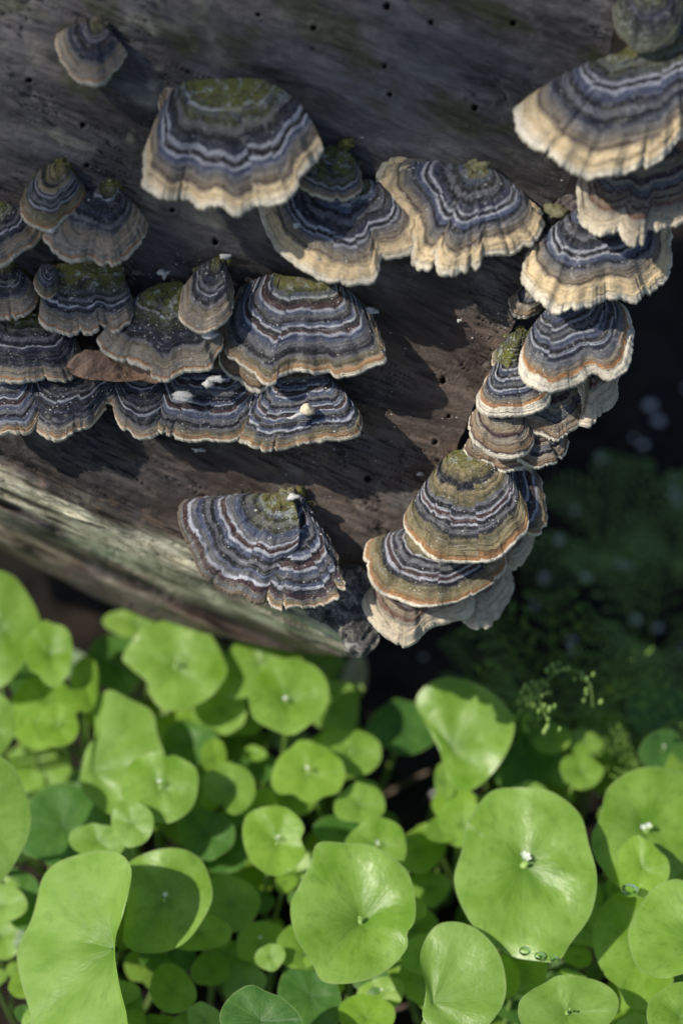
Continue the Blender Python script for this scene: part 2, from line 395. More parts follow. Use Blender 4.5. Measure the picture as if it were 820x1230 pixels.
def zone_mat(style, seed, mw, mossy, dust):
    a = NT('fungus_zones_'+style); v = a.obj(); rho = a.attr('rho'); ang = a.attr('ang')
    pol = a.n('CombineXYZ', i_0=a.math('MULTIPLY', ang, 1.0), i_1=a.math('MULTIPLY', rho, .35), i_2=float(seed)).outputs[0]
    fib = a.noise(pol, 34.0, 4, .7); lob = a.noise(pol, 3.6, 4, .6)
    f2 = a.noise(v, 2.2, 4, .6); f3 = a.noise(v, 22, 4, .7)
    r = a.math('ADD', rho, a.math('MULTIPLY', a.math('SUBTRACT', f2, .5), .075))
    r = a.math('ADD', r, a.math('MULTIPLY', a.math('SUBTRACT', lob, .5), .06))
    sec = a.n('TexVoronoi', voronoi_dimensions='1D', i_W=a.math('MULTIPLY_ADD', ang, 4.2, a.math('MULTIPLY_ADD', f2, .5, float(seed))), i_Scale=1.0)
    scol = a.n('SeparateColor', i_0=sec.outputs['Color']).outputs[0]
    r = a.math('ADD', r, a.math('MULTIPLY', a.math('SUBTRACT', scol, .5), .05))
    r = a.math('ADD', r, a.math('MULTIPLY', a.math('SUBTRACT', fib, .5), .016))
    r = a.math('MULTIPLY_ADD', a.math('SUBTRACT', f3, .5), .012, r)
    # the wobble fades out at the growing edge so that the rim stays whole
    edge = a.ramp(rho, [(.93, 0.0), (1.0, 1.0)])
    r = a.n('Mix', data_type='FLOAT', i_0=edge, i_2=r, i_3=rho).outputs[0]
    zs = sorted(zones(style, seed, mw), key=lambda q: q[0])[:62]; hz = len(zs)//2
    if len(zs) > 30:
        pm = (zs[hz-1][0]+zs[hz][0])/2
        c = a.mix(a.math('GREATER_THAN', r, zs[hz][0]), a.ramp(r, zs[:hz+1]), a.ramp(r, zs[hz:]))
    else: c = a.ramp(r, zs)
    lin = a.noise(a.n('CombineXYZ', i_0=a.math('MULTIPLY_ADD', f3, .02, r), i_1=a.math('MULTIPLY', ang, .05), i_2=float(seed)+.5).outputs[0], 75, 3, .7)
    c = a.mix(a.ramp(lin, [(.3, .6), (.46, 0.0)]), c, (.025, .024, .028))
    c = a.mix(a.ramp(lin, [(.56, 0.0), (.72, .45)]), c, (.48, .48, .49))
    c = a.mix(a.ramp(fib, [(.33, .3), (.5, 0.0)]), c, (.03, .027, .03))
    c = a.mix(a.ramp(a.noise(v, .9, 4, .7), [(.32, .3), (.48, 0.0)]), c, (.05, .045, .045))
    c = a.mix(a.ramp(fib, [(.55, 0.0), (.75, .35)]), c, (.40, .38, .36))
    c = a.mix(a.ramp(a.noise(v, 1.3, 3), [(.45, 0.0), (.7, .16)]), c, OLIVE)
    c = a.mix(a.ramp(a.noise(v, 5.5, 5, .75), [(.55, 0.0), (.68, .36)]), c, (.42, .41, .39))
    c = a.mix(a.ramp(a.noise(v, 3.3, 5, .75), [(.32, .45), (.42, 0.0)]), c, (.035, .03, .03))
    c = a.mix(a.ramp(f3, [(.3, .35), (.46, 0.0)]), c, (.04, .035, .035))
    if mossy > 0:
        mf = a.math('MULTIPLY', a.ramp(rho, [(max(mossy-.12, 0.01), 1.0), (mossy+.2, 0.0)]), a.ramp(a.noise(v, 3.2, 5, .7), [(.36, 0.0), (.55, .95)]))
        c = a.mix(mf, c, a.mix(f3, (.035, .045, .01), (.26, .26, .05)))
        mf2 = a.math('MULTIPLY', a.ramp(rho, [(mossy, 1.0), (mossy+.15, 0.0)]), a.ramp(a.noise(v, 4.6, 4, .7), [(.56, 0.0), (.64, .8)]))
        c = a.mix(mf2, c, (.36, .39, .36))
    if dust > 0:
        vo = a.n('TexVoronoi', i_Vector=v, i_Scale=9.0, i_Randomness=1.0).outputs['Distance']
        df = a.math('MULTIPLY', a.ramp(vo, [(.10, 1.0), (.22, 0.0)]), a.ramp(a.noise(v, 1.9, 4), [(.5-.1*dust, 0.0), (.62, 1.0)]))
        c = a.mix(a.math('MULTIPLY', df, .9), c, (.62, .62, .6))
    b = a.bump(fib, .35, .0009)
    rid = a.noise(a.n('CombineXYZ', i_0=a.math('MULTIPLY', r, 1.0), i_1=0.0, i_2=float(seed)).outputs[0], 22, 2, .5)
    b = a.bump(rid, .7, .0022, b); b = a.bump(lin, .45, .0007, b); b = a.bump(f3, .7, .0006, b); b = a.bump(a.noise(v, 60, 2), .4, .00015, b)
    p = a.n('BsdfPrincipled', i_Base_Color=c, i_Roughness=.72, i_Normal=b, i_Specular_IOR_Level=.25)
    p.inputs['Sheen Weight'].default_value = .12
    p.inputs['Sheen Roughness'].default_value = .4
    return a.out(p.outputs[0])
def pore_mat():
    a = NT('pore_surface'); v = a.obj()
    vo = a.n('TexVoronoi', i_Vector=v, i_Scale=34.0).outputs['Distance']
    c = a.mix(a.noise(v, 2, 4), (.55, .43, .27), (.78, .68, .48)); c = a.mix(a.ramp(vo, [(.1, .5), (.4, 0.0)]), c, (.3, .2, .1))
    return a.out(a.n('BsdfPrincipled', i_Base_Color=c, i_Roughness=.85, i_Normal=a.bump(vo, .6, .0004)).outputs[0])
PORE = pore_mat()
MOSSM = simple('moss_knob', (.22, .21, .07), (.09, .10, .03), .95, 9, .8, .0012)
MOSSP = simple('pale_knob', (.42, .40, .25), (.2, .2, .09), .95, 9, .8, .0012)

CRUST = simple('rot_crust', (.20, .165, .14), (.05, .045, .03), .95, 7, .9, .0012)
FUNGI = []
def fungus(label, c, margin, style='fine', mw=.16, el=72, az=0, out=0.12, H=.35, ruf=.10, cren=1.6, mossy=0, dust=.35, knob=None, lift=0., droop=.12, group='banded turkey tail brackets on the log', thick=.10, folds=.6, bulge=.08):
    i = len(FUNGI); seed = 100+i*7
    NT_ = 300; NR = 64
    big = np.ptp(np.array(margin)[:, 0]) > 75
    if not big: NT_, NR = 120, 34
    c = np.array(c, float).reshape(-1, 2)
    M = crom(margin, NT_)
    L = np.r_[0, np.cumsum(np.linalg.norm(np.diff(M, axis=0), axis=1))]
    tg = np.gradient(M, axis=0); tg /= np.linalg.norm(tg, axis=1)[:, None]+1e-9
    nn = np.stack([-tg[:, 1], tg[:, 0]], 1)
    cc = c.mean(0); sgn = np.sign(((M-cc)*nn).sum(1).mean()); nn = nn*sgn
    end = np.minimum(sstep(0, 12, L), sstep(0, 12, L[-1]-L))[:, None]
    M2 = M + nn*end*cren*(1.7 + 2.6*fbm(L/15., i*3.1, seed, 5)[:, None] - 1.9*np.abs(vnoise(L/5., i, seed+5))[:, None] - 3.0*(sstep(.28, .42, np.abs(vnoise(L/9., i+.5, seed+6))))[:, None])
    u = np.linspace(0, 1, NT_)
    if len(c) == 1: St = np.repeat(c, NT_, 0)
    else:
        Lc_ = np.r_[0, np.cumsum(np.linalg.norm(np.diff(c, axis=0), axis=1))]; Lc_ /= Lc_[-1]
        St = np.stack([np.interp(sstep(.05, .95, u), Lc_, c[:, 0]), np.interp(sstep(.05, .95, u), Lc_, c[:, 1])], 1)
    Ms = gauss_open(M, .075*NT_); Mm = gauss_open(M2, .018*NT_)
    n = nrm([math.sin(R(az))*math.cos(R(el)), -math.cos(R(el))*math.cos(R(az)), math.sin(R(el))])
    h0 = float(wall_h(np.array([cc[0]]), np.array([cc[1]]), False)[0]) + out
    C3 = on_wall(cc[0], cc[1], h0)
    Bul = np.zeros_like(M); midv = M[NT_//2]-cc
    bl = bulge if isinstance(bulge, tuple) else (bulge, bulge)
    for e_, wgt, bg_ in ((0, sstep(.16, 0, u), bl[0]), (-1, sstep(.84, 1, u), bl[1])):
        d0 = M[e_]-St[e_]; pv = np.array([-d0[1], d0[0]]); pv = pv*(-np.sign(pv @ midv) or 1)
        Bul = Bul + bg_*pv[None]*wgt[:, None]
    def surf(nr, dz_fn, rhos):
        rh = rhos[:, None, None]
        a1 = sstep(.1, .72, rh); a2 = sstep(.7, 1, rh)
        Mb = (Ms*(1-a1)+Mm*a1)*(1-a2) + M2[None]*a2
        P = St[None] + rh*(Mb-St[None])
        P = P + (np.sin(rh*math.pi)**.8)*Bul[None]
        Q = hit(P[..., 0], P[..., 1], C3, n)
        Q = Q + n*dz_fn(rhos[:, None], u[None])[..., None]
        # keep every point in front of the wood
        hw = wall_h(P[..., 0], P[..., 1], False) + .02 + .14*rhos[:, None]
        r_ = ray(P[..., 0], P[..., 1]); hq = Q @ WN
        need = np.maximum(hw-hq, 0)
        Q = Q + (-r_/(-(r_ @ WN))[..., None])*0 + (r_/(r_ @ WN)[..., None])*need[..., None]
        return Q
    Lt = L[-1]/45.0
    def dz(rh, uu):
        hh = H*(1-rh)**1.1 + .10*np.sin(np.clip(rh, 0, 1)*math.pi) - droop*rh**4
        hh = hh + ruf*rh**2*(2.4*fbm(uu*Lt*.75, rh*.5+i, seed+11, 3)) + .09*rh*fbm(uu*Lt*3, rh*1.2, seed+13, 2)
        hh = hh + .05*fbm(rh*9+.6*fbm(uu*Lt*.8, rh, seed+1, 2), uu*.3, seed+15, 2)
        wob = rh*7.5 + 1.1*fbm(uu*Lt*.9, rh*1.2+i, seed+21, 3); fr = wob-np.floor(wob)
        hh = hh + .055*(1-fr)*sstep(0, .18, fr)*sstep(0, .15, rh)*sstep(1.0, .93, rh)
        fold = np.abs(fbm(uu*Lt*.55, i*1.7, seed+23, 2)); hh = hh - folds*(.05+.9*ruf)*.8*rh*np.exp(-(fold/.055)**2)*1.0
        return hh
    rhos = np.linspace(0, 1, NR)
    Q = surf(NR, dz, rhos)
    e1 = Q[-1] - n*thick*.35 + (Q[-1]-Q[-2])*.10; e2 = Q[-1] - n*thick
    V = np.concatenate([Q, e1[None], e2[None]]); rr = np.r_[rhos, 1, 1]
    base = C3
    root = thing('bracket_fungus', label, 'bracket fungus', base, group)
    ang = np.broadcast_to(u[None]*Lt*.28, (NR+2, NT_)); ra = np.broadcast_to(rr[:, None], (NR+2, NT_))
    F = grid_faces(NR+2, NT_)
    link('cap', mesh('cap', (V-base).reshape(-1, 3), F, zone_mat(style, seed, mw, mossy, dust), dict(rho=ra, ang=ang)), root)
    rb = np.linspace(0.0, 1, 8)
    B = surf(8, lambda rh, uu: dz(rh, uu) - thick - .28*(1-rh)**.7 + .0*uu, rb)
    B[-1] = e2 - n*.004
    B2 = B + 0
    link('pore_layer', mesh('pore_layer', (B2-base).reshape(-1, 3), grid_faces(8, NT_), PORE), root)
    if knob:
        kx, ky, kr, pale = knob
        K3 = on_wall(kx, ky, float(wall_h(np.array([kx]), np.array([ky]), False)[0])+.18+kr*.4)
        v, f = lump(kr, seed, 1.1, .9, .8, 12, 18, .9)
        link('knob', mesh('knob', v+K3-base, f, MOSSP if pale else MOSSM), root)
    cr_ = random.Random(seed); parts = []
    for _ in range(26 if big else 12):
        e = cr_.random(); q = St[int(e*(NT_-1))] if cr_.random() < .6 else (St[0]+(M[0]-St[0])*cr_.random()*.9 if cr_.random() < .5 else St[-1]+(M[-1]-St[-1])*cr_.random()*.9)
        q = q + np.array([cr_.gauss(0, 3.0), cr_.gauss(-2.0, 3.0)])
        cp = on_wall(q[0], q[1], float(wall_h(q[:1], q[1:2], False)[0]) + out*.6 + .05)
        v, f = lump(cr_.uniform(.03, .12), cr_.randrange(999), 1.3, 1, .7, 6, 8, 1.2); parts.append((v+cp-base, f))
    v, f = merge(parts); tag(link('attachment_crust', mesh('attachment_crust', v, f, [CRUST, MOSSM, CRUST][i % 3]), root), kind='stuff')
    FUNGI.append(root)
    return root

# top left and centre
fungus('small grey bracket alone high on the bare wood at top left', (119, 30), [(67, 37), (68, 54), (80, 76), (98, 94), (116, 97), (131, 84), (152, 61)], 'dark', .26, el=66, H=.1, mossy=0, bulge=.02, dust=.1)
fungus('wide navy bracket with a green mossy crown and frilled tan edge, upper left centre', [(238, 108), (303, 106)], [(192, 140), (180, 165), (174, 208), (188, 221), (207, 223), (228, 226), (236, 237), (262, 243), (284, 249), (305, 240), (328, 236), (346, 228), (364, 206), (388, 177)], 'navy', .15, H=.45, mossy=.3, ruf=.24, bulge=.14, folds=.5, cren=2.4)
fungus('ear shaped lobe curled up at the left shoulder of the moss crowned bracket', (236, 122), [(226, 106), (206, 106), (193, 112), (194, 128), (205, 138), (216, 141), (226, 136)], 'dusty', .3, H=.15, out=.3, dust=.2)
fungus('dark mossy bracket squeezed between the moss crowned and the broad cream edged ones', (405, 183), [(368, 188), (360, 214), (374, 231), (402, 235), (428, 228), (434, 204)], 'dark', .1, mossy=.7, H=.25, dust=.7, knob=(417, 173, .17, 0))
fungus('broad bracket with a smooth wide cream edge, left of the crinkled one', [(402, 228), (432, 226)], [(316, 237), (312, 245), (318, 270), (340, 302), (373, 328), (412, 338), (443, 336), (455, 324), (457, 309), (477, 304), (500, 296), (506, 268), (478, 236)], 'navy', .22, H=.4, cren=1.0, mossy=.1, dust=.4, knob=(423, 222, .24, 0))
fungus('crinkled bracket with thick cream folds and a pale knob, right of the broad one', (573, 208), [(503, 226), (480, 197), (458, 202), (454, 216), (463, 236), (490, 262), (502, 285), (496, 306), (513, 313), (521, 298), (531, 325), (552, 323), (573, 316), (578, 301), (607, 296), (640, 282), (651, 257), (628, 238)], 'navy', .2, el=70, H=.42, ruf=.2, folds=.35, cren=2.6, mossy=.08, knob=(570, 202, .3, 1))
# top right
fungus('green tinged bracket cut off by the top right corner', (775, -25), [(738, 2), (748, 30), (765, 50), (792, 54), (815, 34), (821, 0), (822, -30)], 'night', .05, mossy=.4, dust=.6, az=15, H=.12, bulge=0, out=.0)
fungus('grey bracket at the right edge behind the mossy corner one', (850, 0), [(803, 30), (800, 47), (815, 57), (835, 60), (865, 50)], 'fine', .1, az=15, out=-.5)
fungus('large bracket with a thick cream rim at top right, topmost of the right column', [(738, 78), (775, 50), (810, 55)], [(657, 115), (640, 108), (623, 119), (625, 141), (638, 170), (660, 181), (678, 197), (703, 203), (741, 203), (760, 194), (786, 188), (812, 165), (845, 140), (862, 90)], 'navy', .2, el=70, H=.5, ruf=.2, cren=2.0, mossy=.18, az=8, out=.3)
fungus('lilac grey bracket with a rusty line directly under the thick rimmed top right one', [(740, 188), (800, 180)], [(697, 209), (697, 240), (705, 262), (720, 276), (735, 277), (745, 270), (752, 282), (767, 290), (783, 273), (801, 264), (822, 258), (850, 240)], 'pale', .22, az=8, H=.35, ruf=.18, cren=2, dust=.8)
fungus('blue banded bracket with a tan ruffled edge, third down on the right', [(697, 258), (725, 262)], [(655, 290), (640, 300), (631, 318), (632, 336), (645, 350), (657, 364), (677, 369), (700, 364), (724, 350), (738, 350), (759, 352), (776, 341), (797, 327), (804, 300), (807, 268)], 'navy', .22, az=8, H=.42, ruf=.22, cren=2.4, dust=.5, knob=(666, 254, .26, 1))
fungus('little cup shaped tan bracket at the left foot of the blue banded one', (640, 350), [(623, 344), (615, 357), (620, 370), (634, 376), (646, 368), (652, 356)], 'dusty', .3, H=.15, out=.5, el=66)
fungus('small smooth tan bracket peeping out under the blue banded ruffled one', (712, 345), [(675, 365), (688, 379), (707, 384), (722, 377), (734, 363), (740, 348)], 'dusty', .5, az=8, H=.2, cren=.6)
# right, middle
fungus('broad striped bracket with a white rolled rim, where the right column juts out furthest', [(655, 382), (700, 366)], [(628, 415), (624, 434), (629, 452), (646, 464), (666, 467), (690, 458), (712, 444), (733, 452), (752, 441), (760, 420), (761, 396), (753, 370), (735, 352)], 'rolled', .14, el=73, az=6, H=.45, cren=1.2, mossy=0, out=.7)
fungus('crumpled white fold hanging under the white rimmed striped bracket', (712, 432), [(692, 462), (702, 480), (701, 499), (711, 505), (722, 492), (738, 480), (736, 458), (728, 442)], 'pale', .5, az=10, H=.2, ruf=.3, cren=2.6, out=.2)
fungus('grey bracket with a white lower edge and orange line, left of the striped one', (610, 435), [(586, 448), (575, 472), (574, 485), (584, 494), (602, 497), (626, 495), (652, 491), (664, 468)], 'rolled', .2, H=.35, out=.6, cren=.9, dust=.6, knob=(610, 440, .26, 1))
fungus('twisted mossy nub at the wood edge above the grey white edged bracket', (628, 402), [(602, 410), (597, 430), (605, 440), (618, 436), (628, 422), (641, 412)], 'dark', .1, mossy=.95, H=.2, dust=.8, out=.4, ruf=.2, cren=2.4)
fungus('dusty tan bracket shaded beneath the striped white rimmed one', (660, 455), [(605, 488), (622, 508), (642, 514), (664, 520), (685, 513), (701, 499), (714, 477), (708, 455)], 'dusty', .25, H=.3, cren=2, out=.25, dust=.5)
fungus('rounded brown lipped bracket, second layer under the grey white edged one', (597, 488), [(572, 488), (563, 502), (568, 522), (586, 538), (606, 546), (627, 543), (641, 530), (640, 513)], 'dusty', .3, H=.3, out=.5, cren=.8)
fungus('dusty bracket with a scalloped pale edge, lower right of the brown lipped one', (642, 512), [(615, 540), (630, 551), (647, 557), (666, 553), (679, 538), (681, 520)], 'dusty', .25, H=.25, out=.3, cren=1.8)
fungus('orange brown crusty bracket, thin layer under the brown lipped one', (592, 522), [(562, 526), (559, 536), (570, 547), (590, 554), (609, 562), (629, 560), (638, 552)], 'dusty', .3, H=.2, out=.25, cren=1.8)
# right, lower group
fungus('greenish topped large bracket with a rust edge, uppermost of the lower right group', [(545, 548), (575, 548)], [(503, 602), (487, 616), (486, 628), (494, 642), (512, 661), (530, 670), (559, 669), (578, 670), (594, 668), (610, 656), (627, 640), (634, 628), (628, 595)], 'olive', .17, H=.4, cren=1.1, mossy=.1, out=.35)
fungus('blue and white striped lobe behind the greenish topped large bracket', (578, 552), [(600, 635), (630, 636), (648, 638), (656, 621), (652, 593), (651, 577), (640, 560)], 'fine', .12, el=70, H=.35, az=12, cren=1.3, out=.0)
fungus('olive bracket with a crisp orange rim, below the greenish topped one', (532, 630), [(487, 642), (450, 646), (437, 660), (441, 680), (453, 704), (478, 718), (507, 728), (537, 723), (574, 710), (600, 692), (607, 678), (606, 660)], 'olive', .15, H=.4, cren=1.0, out=.45)
fungus('cream edged bracket at the bottom left of the lower right group', (500, 688), [(455, 690), (440, 707), (437, 728), (452, 751), (471, 766), (484, 773), (498, 768), (506, 759), (526, 746), (563, 737), (572, 718)], 'pale', .26, el=73, H=.3, cren=.8, out=.5)
fungus('plain beige bracket hanging lowest at the right of the lower group', (578, 682), [(548, 726), (558, 742), (569, 751), (586, 753), (598, 740), (608, 723), (617, 704), (613, 682), (606, 668)], 'pale', .55, el=70, H=.25, cren=1.2, az=10, out=.0)
fungus('shaded beige bracket tucked between the striped lobe and the orange rimmed one', (612, 640), [(602, 668), (618, 681), (633, 666), (641, 647), (641, 632)], 'pale', .5, H=.2, az=10, out=.0, cren=.8)
# bottom centre fan
fungus('lone fan bracket on the lower wood, its left half with red brown bands', (345, 597), [(238, 596), (217, 607), (220, 640), (233, 664), (240, 684), (264, 701), (291, 714), (308, 721), (321, 714), (336, 694)], 'plain', .06, el=68, H=.45, cren=1.3, ruf=.16, mossy=.25, out=.35, group=None, bulge=(-.02, .2), knob=(345, 593, .2, 1))
fungus('crumpled right half of the lone fan bracket, speckled white, beside the loose bark', (350, 598), [(312, 700), (327, 727), (343, 728), (364, 728), (381, 725), (396, 719), (412, 704), (405, 684), (394, 655), (372, 615)], 'fine', .06, el=66, H=.3, ruf=.38, cren=2.6, out=.22, dust=1.0, group=None, bulge=.22)
# centre left rows
fungus('large sunlit bracket with blue stripes and an olive crown in the middle of the wood', [(340, 340), (392, 345)], [(287, 350), (281, 368), (265, 390), (269, 412), (284, 429), (303, 442), (319, 455), (333, 454), (339, 444), (351, 440), (373, 441), (395, 437), (408, 444), (436, 440), (460, 431), (463, 422), (456, 402), (446, 379), (430, 364)], 'fine', .13, el=70, H=.45, cren=1.4, mossy=.1, ruf=.2, knob=(333, 332, .12, 0))
fungus('tan lipped under layer at the left foot of the large sunlit bracket', (305, 415), [(262, 418), (267, 437), (288, 453), (306, 465), (317, 463), (325, 448)], 'dusty', .35, H=.25, cren=1.4, out=.3)
fungus('small two tiered bracket with a black upper half and white lower half', (263, 318), [(226, 336), (219, 348), (216, 380), (232, 392), (254, 394), (268, 386), (277, 374), (279, 354), (278, 335)], 'dark', .3, el=70, H=.35, cren=.8, out=.35, knob=(264, 316, .14, 0))
fungus('dark blue bracket with a lime moss patch, above the brown dead leaf', [(195, 348), (215, 345)], [(136, 388), (119, 404), (119, 414), (133, 427), (152, 433), (182, 440), (184, 449), (200, 452), (222, 441), (249, 438), (256, 424), (266, 412), (262, 395)], 'dark', .22, el=70, mossy=.38, H=.35, cren=1.4, dust=.8)
fungus('wavy bracket with folded dark bands and a green crown, left of the lime moss one', [(72, 325), (150, 326)], [(46, 368), (51, 386), (68, 389), (85, 392), (108, 394), (127, 387), (136, 397), (152, 387), (161, 369), (152, 351)], 'dark', .2, H=.35, ruf=.25, cren=1.6, mossy=.35, dust=.9)
fungus('small olive grey bracket with a green knob, highest of the far left cluster', (74, 203), [(33, 222), (24, 238), (28, 257), (45, 268), (60, 270), (76, 257), (96, 243), (101, 226), (92, 212)], 'olive', .16, H=.3, cren=.8, mossy=.1, dust=.1, knob=(75, 200, .2, 0))
fungus('fan bracket with a broad dusty cream border, right one of the far left cluster', (134, 228), [(94, 252), (58, 274), (53, 286), (68, 299), (89, 308), (106, 304), (126, 315), (144, 309), (162, 290), (175, 264), (158, 252)], 'dark', .34, H=.35, cren=1.4, mossy=.1, knob=(135, 225, .24, 0))
fungus('dark striped bracket cut by the left edge beside the small olive grey one', (0, 250), [(-34, 290), (-18, 312), (0, 317), (20, 304), (40, 290), (51, 275), (45, 262), (25, 256)], 'dark', .25, H=.3, cren=1.2, mossy=.2)
fungus('grubby bracket at the left edge in the second row, next to a tiny round one', (12, 328), [(-40, 350), (-20, 372), (0, 375), (15, 377), (36, 369), (43, 350), (38, 336)], 'dark', .3, H=.3, cren=1.4, dust=1)
fungus('tiny round bracket wedged between two wavy dark ones in the second row', (64, 322), [(46, 324), (41, 340), (48, 353), (60, 355), (68, 346), (72, 332)], 'fine', .2, H=.15, out=.5, cren=.6, dust=.3)
fungus('half round black banded bracket at the left edge in the third row', [(20, 385), (58, 383)], [(-40, 420), (-20, 446), (0, 453), (20, 455), (38, 450), (66, 452), (88, 442), (93, 425), (91, 404)], 'dark', .15, H=.35, cren=1.4, dust=.9, mossy=.15)
fungus('leftmost bracket of the bottom row, cut by the picture edge', [(-10, 450), (20, 448)], [(-40, 500), (-18, 520), (0, 518), (25, 517), (38, 510), (50, 490), (50, 468)], 'fine', .08, H=.3, cren=1.2, dust=.6)
fungus('navy bracket of the bottom row with a raised pale right corner', [(65, 452), (118, 450)], [(30, 466), (34, 490), (43, 512), (62, 524), (80, 519), (106, 508), (122, 487), (137, 472), (146, 460)], 'dark', .12, H=.3, cren=1.5, dust=.7)
fungus('short bracket of the bottom row under the point of the brown dead leaf', [(158, 455), (185, 452)], [(132, 459), (134, 478), (140, 501), (151, 516), (172, 523), (192, 517), (206, 496), (210, 472)], 'dark', .12, H=.3, cren=1.2, out=.25)
fungus('wide black and maroon striped bracket of the bottom row with white fluff on it', [(225, 440), (285, 440)], [(184, 468), (184, 494), (193, 515), (220, 523), (255, 526), (283, 524), (304, 504), (316, 474)], 'fine', .1, H=.35, cren=1.1, dust=.5)
fungus('rightmost bracket of the bottom row, a white seed husk lying on it', [(345, 452), (385, 452)], [(303, 476), (290, 498), (284, 521), (306, 532), (319, 536), (343, 532), (371, 529), (399, 525), (429, 520), (434, 511), (431, 494), (412, 473), (398, 462)], 'fine', .12, H=.38, cren=1.1, out=.3, dust=.3)

# ------------------------------------------------------------------ loose things on the log
def slab(name, outline, label, cat, mat, el, z_or_h, thick, curl=.3, seed=1, on='wall', n=60, rings=14, az=0, group=None, wav=.2, vein=False):
    """A thin closed body traced by its outline and lying in its own inclined plane."""
    M = crom(outline, n, True); cc = M.mean(0)
    nn = nrm([math.sin(R(az))*math.cos(R(el)), -math.cos(R(el))*math.cos(R(az)), math.sin(R(el))])
    C3 = on_wall(cc[0], cc[1], float(wall_h(np.array([cc[0]]), np.array([cc[1]]), False)[0])+z_or_h) if on == 'wall' else hit(cc[0], cc[1], [0, 0, z_or_h], [0, 0, 1])
    M = M + 1.2*np.stack([fbm(np.arange(n)/3., 1, seed, 3), fbm(np.arange(n)/3., 7, seed, 3)], 1)
    rh = np.linspace(0.02, 1, rings)[:, None, None]
    P = cc + rh*(M-cc)[None]
    Q = hit(P[..., 0], P[..., 1], C3, nn)
    x = (P[..., 0]-cc[0])/45; y = (P[..., 1]-cc[1])/45
    if wav >= .25: Q = Q + nn*(.28*fbm(x*3.2+y*2, y*2.2-x, seed+9, 4)*(1-.0*rh[..., 0]))[..., None]
    Q = Q + nn*(curl*(rh[..., 0]**2)*.5 + wav*fbm(x*.8, y*.8, seed, 3) + (.03*np.abs(y) if vein else 0))[..., None]
    if on == 'wall':
        hw = wall_h(P[..., 0], P[..., 1], False)+.04; r_ = ray(P[..., 0], P[..., 1]); need = np.maximum(hw-Q @ WN, 0)
        Q = Q + (r_/(r_ @ WN)[..., None])*need[..., None]
    B = Q - nn*thick*(1-.6*rh**3)
    V = np.concatenate([Q, B[::-1]]); F = grid_faces(2*rings, n, True)
    o = link(name, mesh(name, (V-C3).reshape(-1, 3), F, mat, dict(rho=np.broadcast_to(np.r_[rh[:, 0, 0], rh[::-1, 0, 0]][:, None], V.shape[:2]))), None, C3)
    tag(o, label, cat, group)
    return o
def dead_leaf_mat(name, c1, c2):
    a = NT(name); v = a.obj()
    c = a.mix(a.noise(v, 1.6, 6, .65), c1, c2); c = a.mix(a.ramp(a.noise(v, 11, 4), [(.3, .7), (.45, 0.0)]), c, tuple(x*.3 for x in c1))
    b = a.bump(a.noise(v, 1.7, 5, .6, 1.5), .5, .003); b = a.bump(a.noise(v, 8, 4), .4, .0006, b)
    return a.out(a.n('BsdfPrincipled', i_Base_Color=c, i_Roughness=.6, i_Normal=b, i_Specular_IOR_Level=.4).outputs[0])
BROWNLEAF = dead_leaf_mat('dead_leaf_brown', (.19, .11, .07), (.38, .25, .17))
PALELEAF = dead_leaf_mat('dead_leaf_pale', (.36, .31, .25), (.5, .44, .36))
slab('dead_leaf', [(82, 443), (100, 425), (125, 424), (160, 436), (195, 440), (222, 452), (200, 457), (185, 461), (165, 457), (130, 458), (100, 456)], 'brown dead leaf wedged under the lime moss bracket above the bottom row', 'dead leaf', BROWNLEAF, 62, 1.15, .03, .2, 5, wav=.3, vein=True)
slab('dead_leaf', [(300, 445), (330, 452), (352, 462), (345, 470), (318, 470), (302, 462)], 'small tan leaf scrap under the foot of the large sunlit bracket', 'dead leaf', BROWNLEAF, 60, .5, .03, .1, 6)
def bark_mat():
    a = NT('charred_bark'); v = a.obj(); n1 = a.noise(v, 3.2, 7, .75, .8); n2 = a.noise(v, 10, 5, .7)
    c = a.ramp(n1, [(.32, (.015, .015, .017)), (.46, (.06, .06, .06)), (.54, (.22, .21, .19)), (.64, (.62, .60, .54))])
    c = a.mix(a.ramp(n2, [(.62, 0.0), (.68, .8)]), c, (.42, .45, .5))
    b = a.bump(n1, .9, .003); b = a.bump(n2, .6, .001, b)
    return a.out(a.n('BsdfPrincipled', i_Base_Color=c, i_Roughness=.65, i_Normal=b).outputs[0])
BARK = bark_mat()
slab('bark_flake', [(366, 738), (380, 716), (405, 700), (412, 682), (432, 682), (446, 700), (452, 735), (456, 768), (444, 785), (432, 791), (416, 786), (408, 764), (392, 752)], 'charred grey loose bark flake hanging from the pointed tip of the log', 'bark', BARK, 42, 1.3, .4, -.2, 9, n=90, rings=26, wav=.35)
slab('bark_flake', [(694, 262), (680, 270), (664, 270), (657, 262), (662, 250), (672, 238), (684, 232), (694, 240)], 'small pale splintered flake beside the blue banded right bracket', 'bark', simple('pale_splinter', (.42, .36, .33), (.14, .11, .12), .9, 9, 1, .002), 45, .35, .2, 0, 12, n=50, wav=.25)
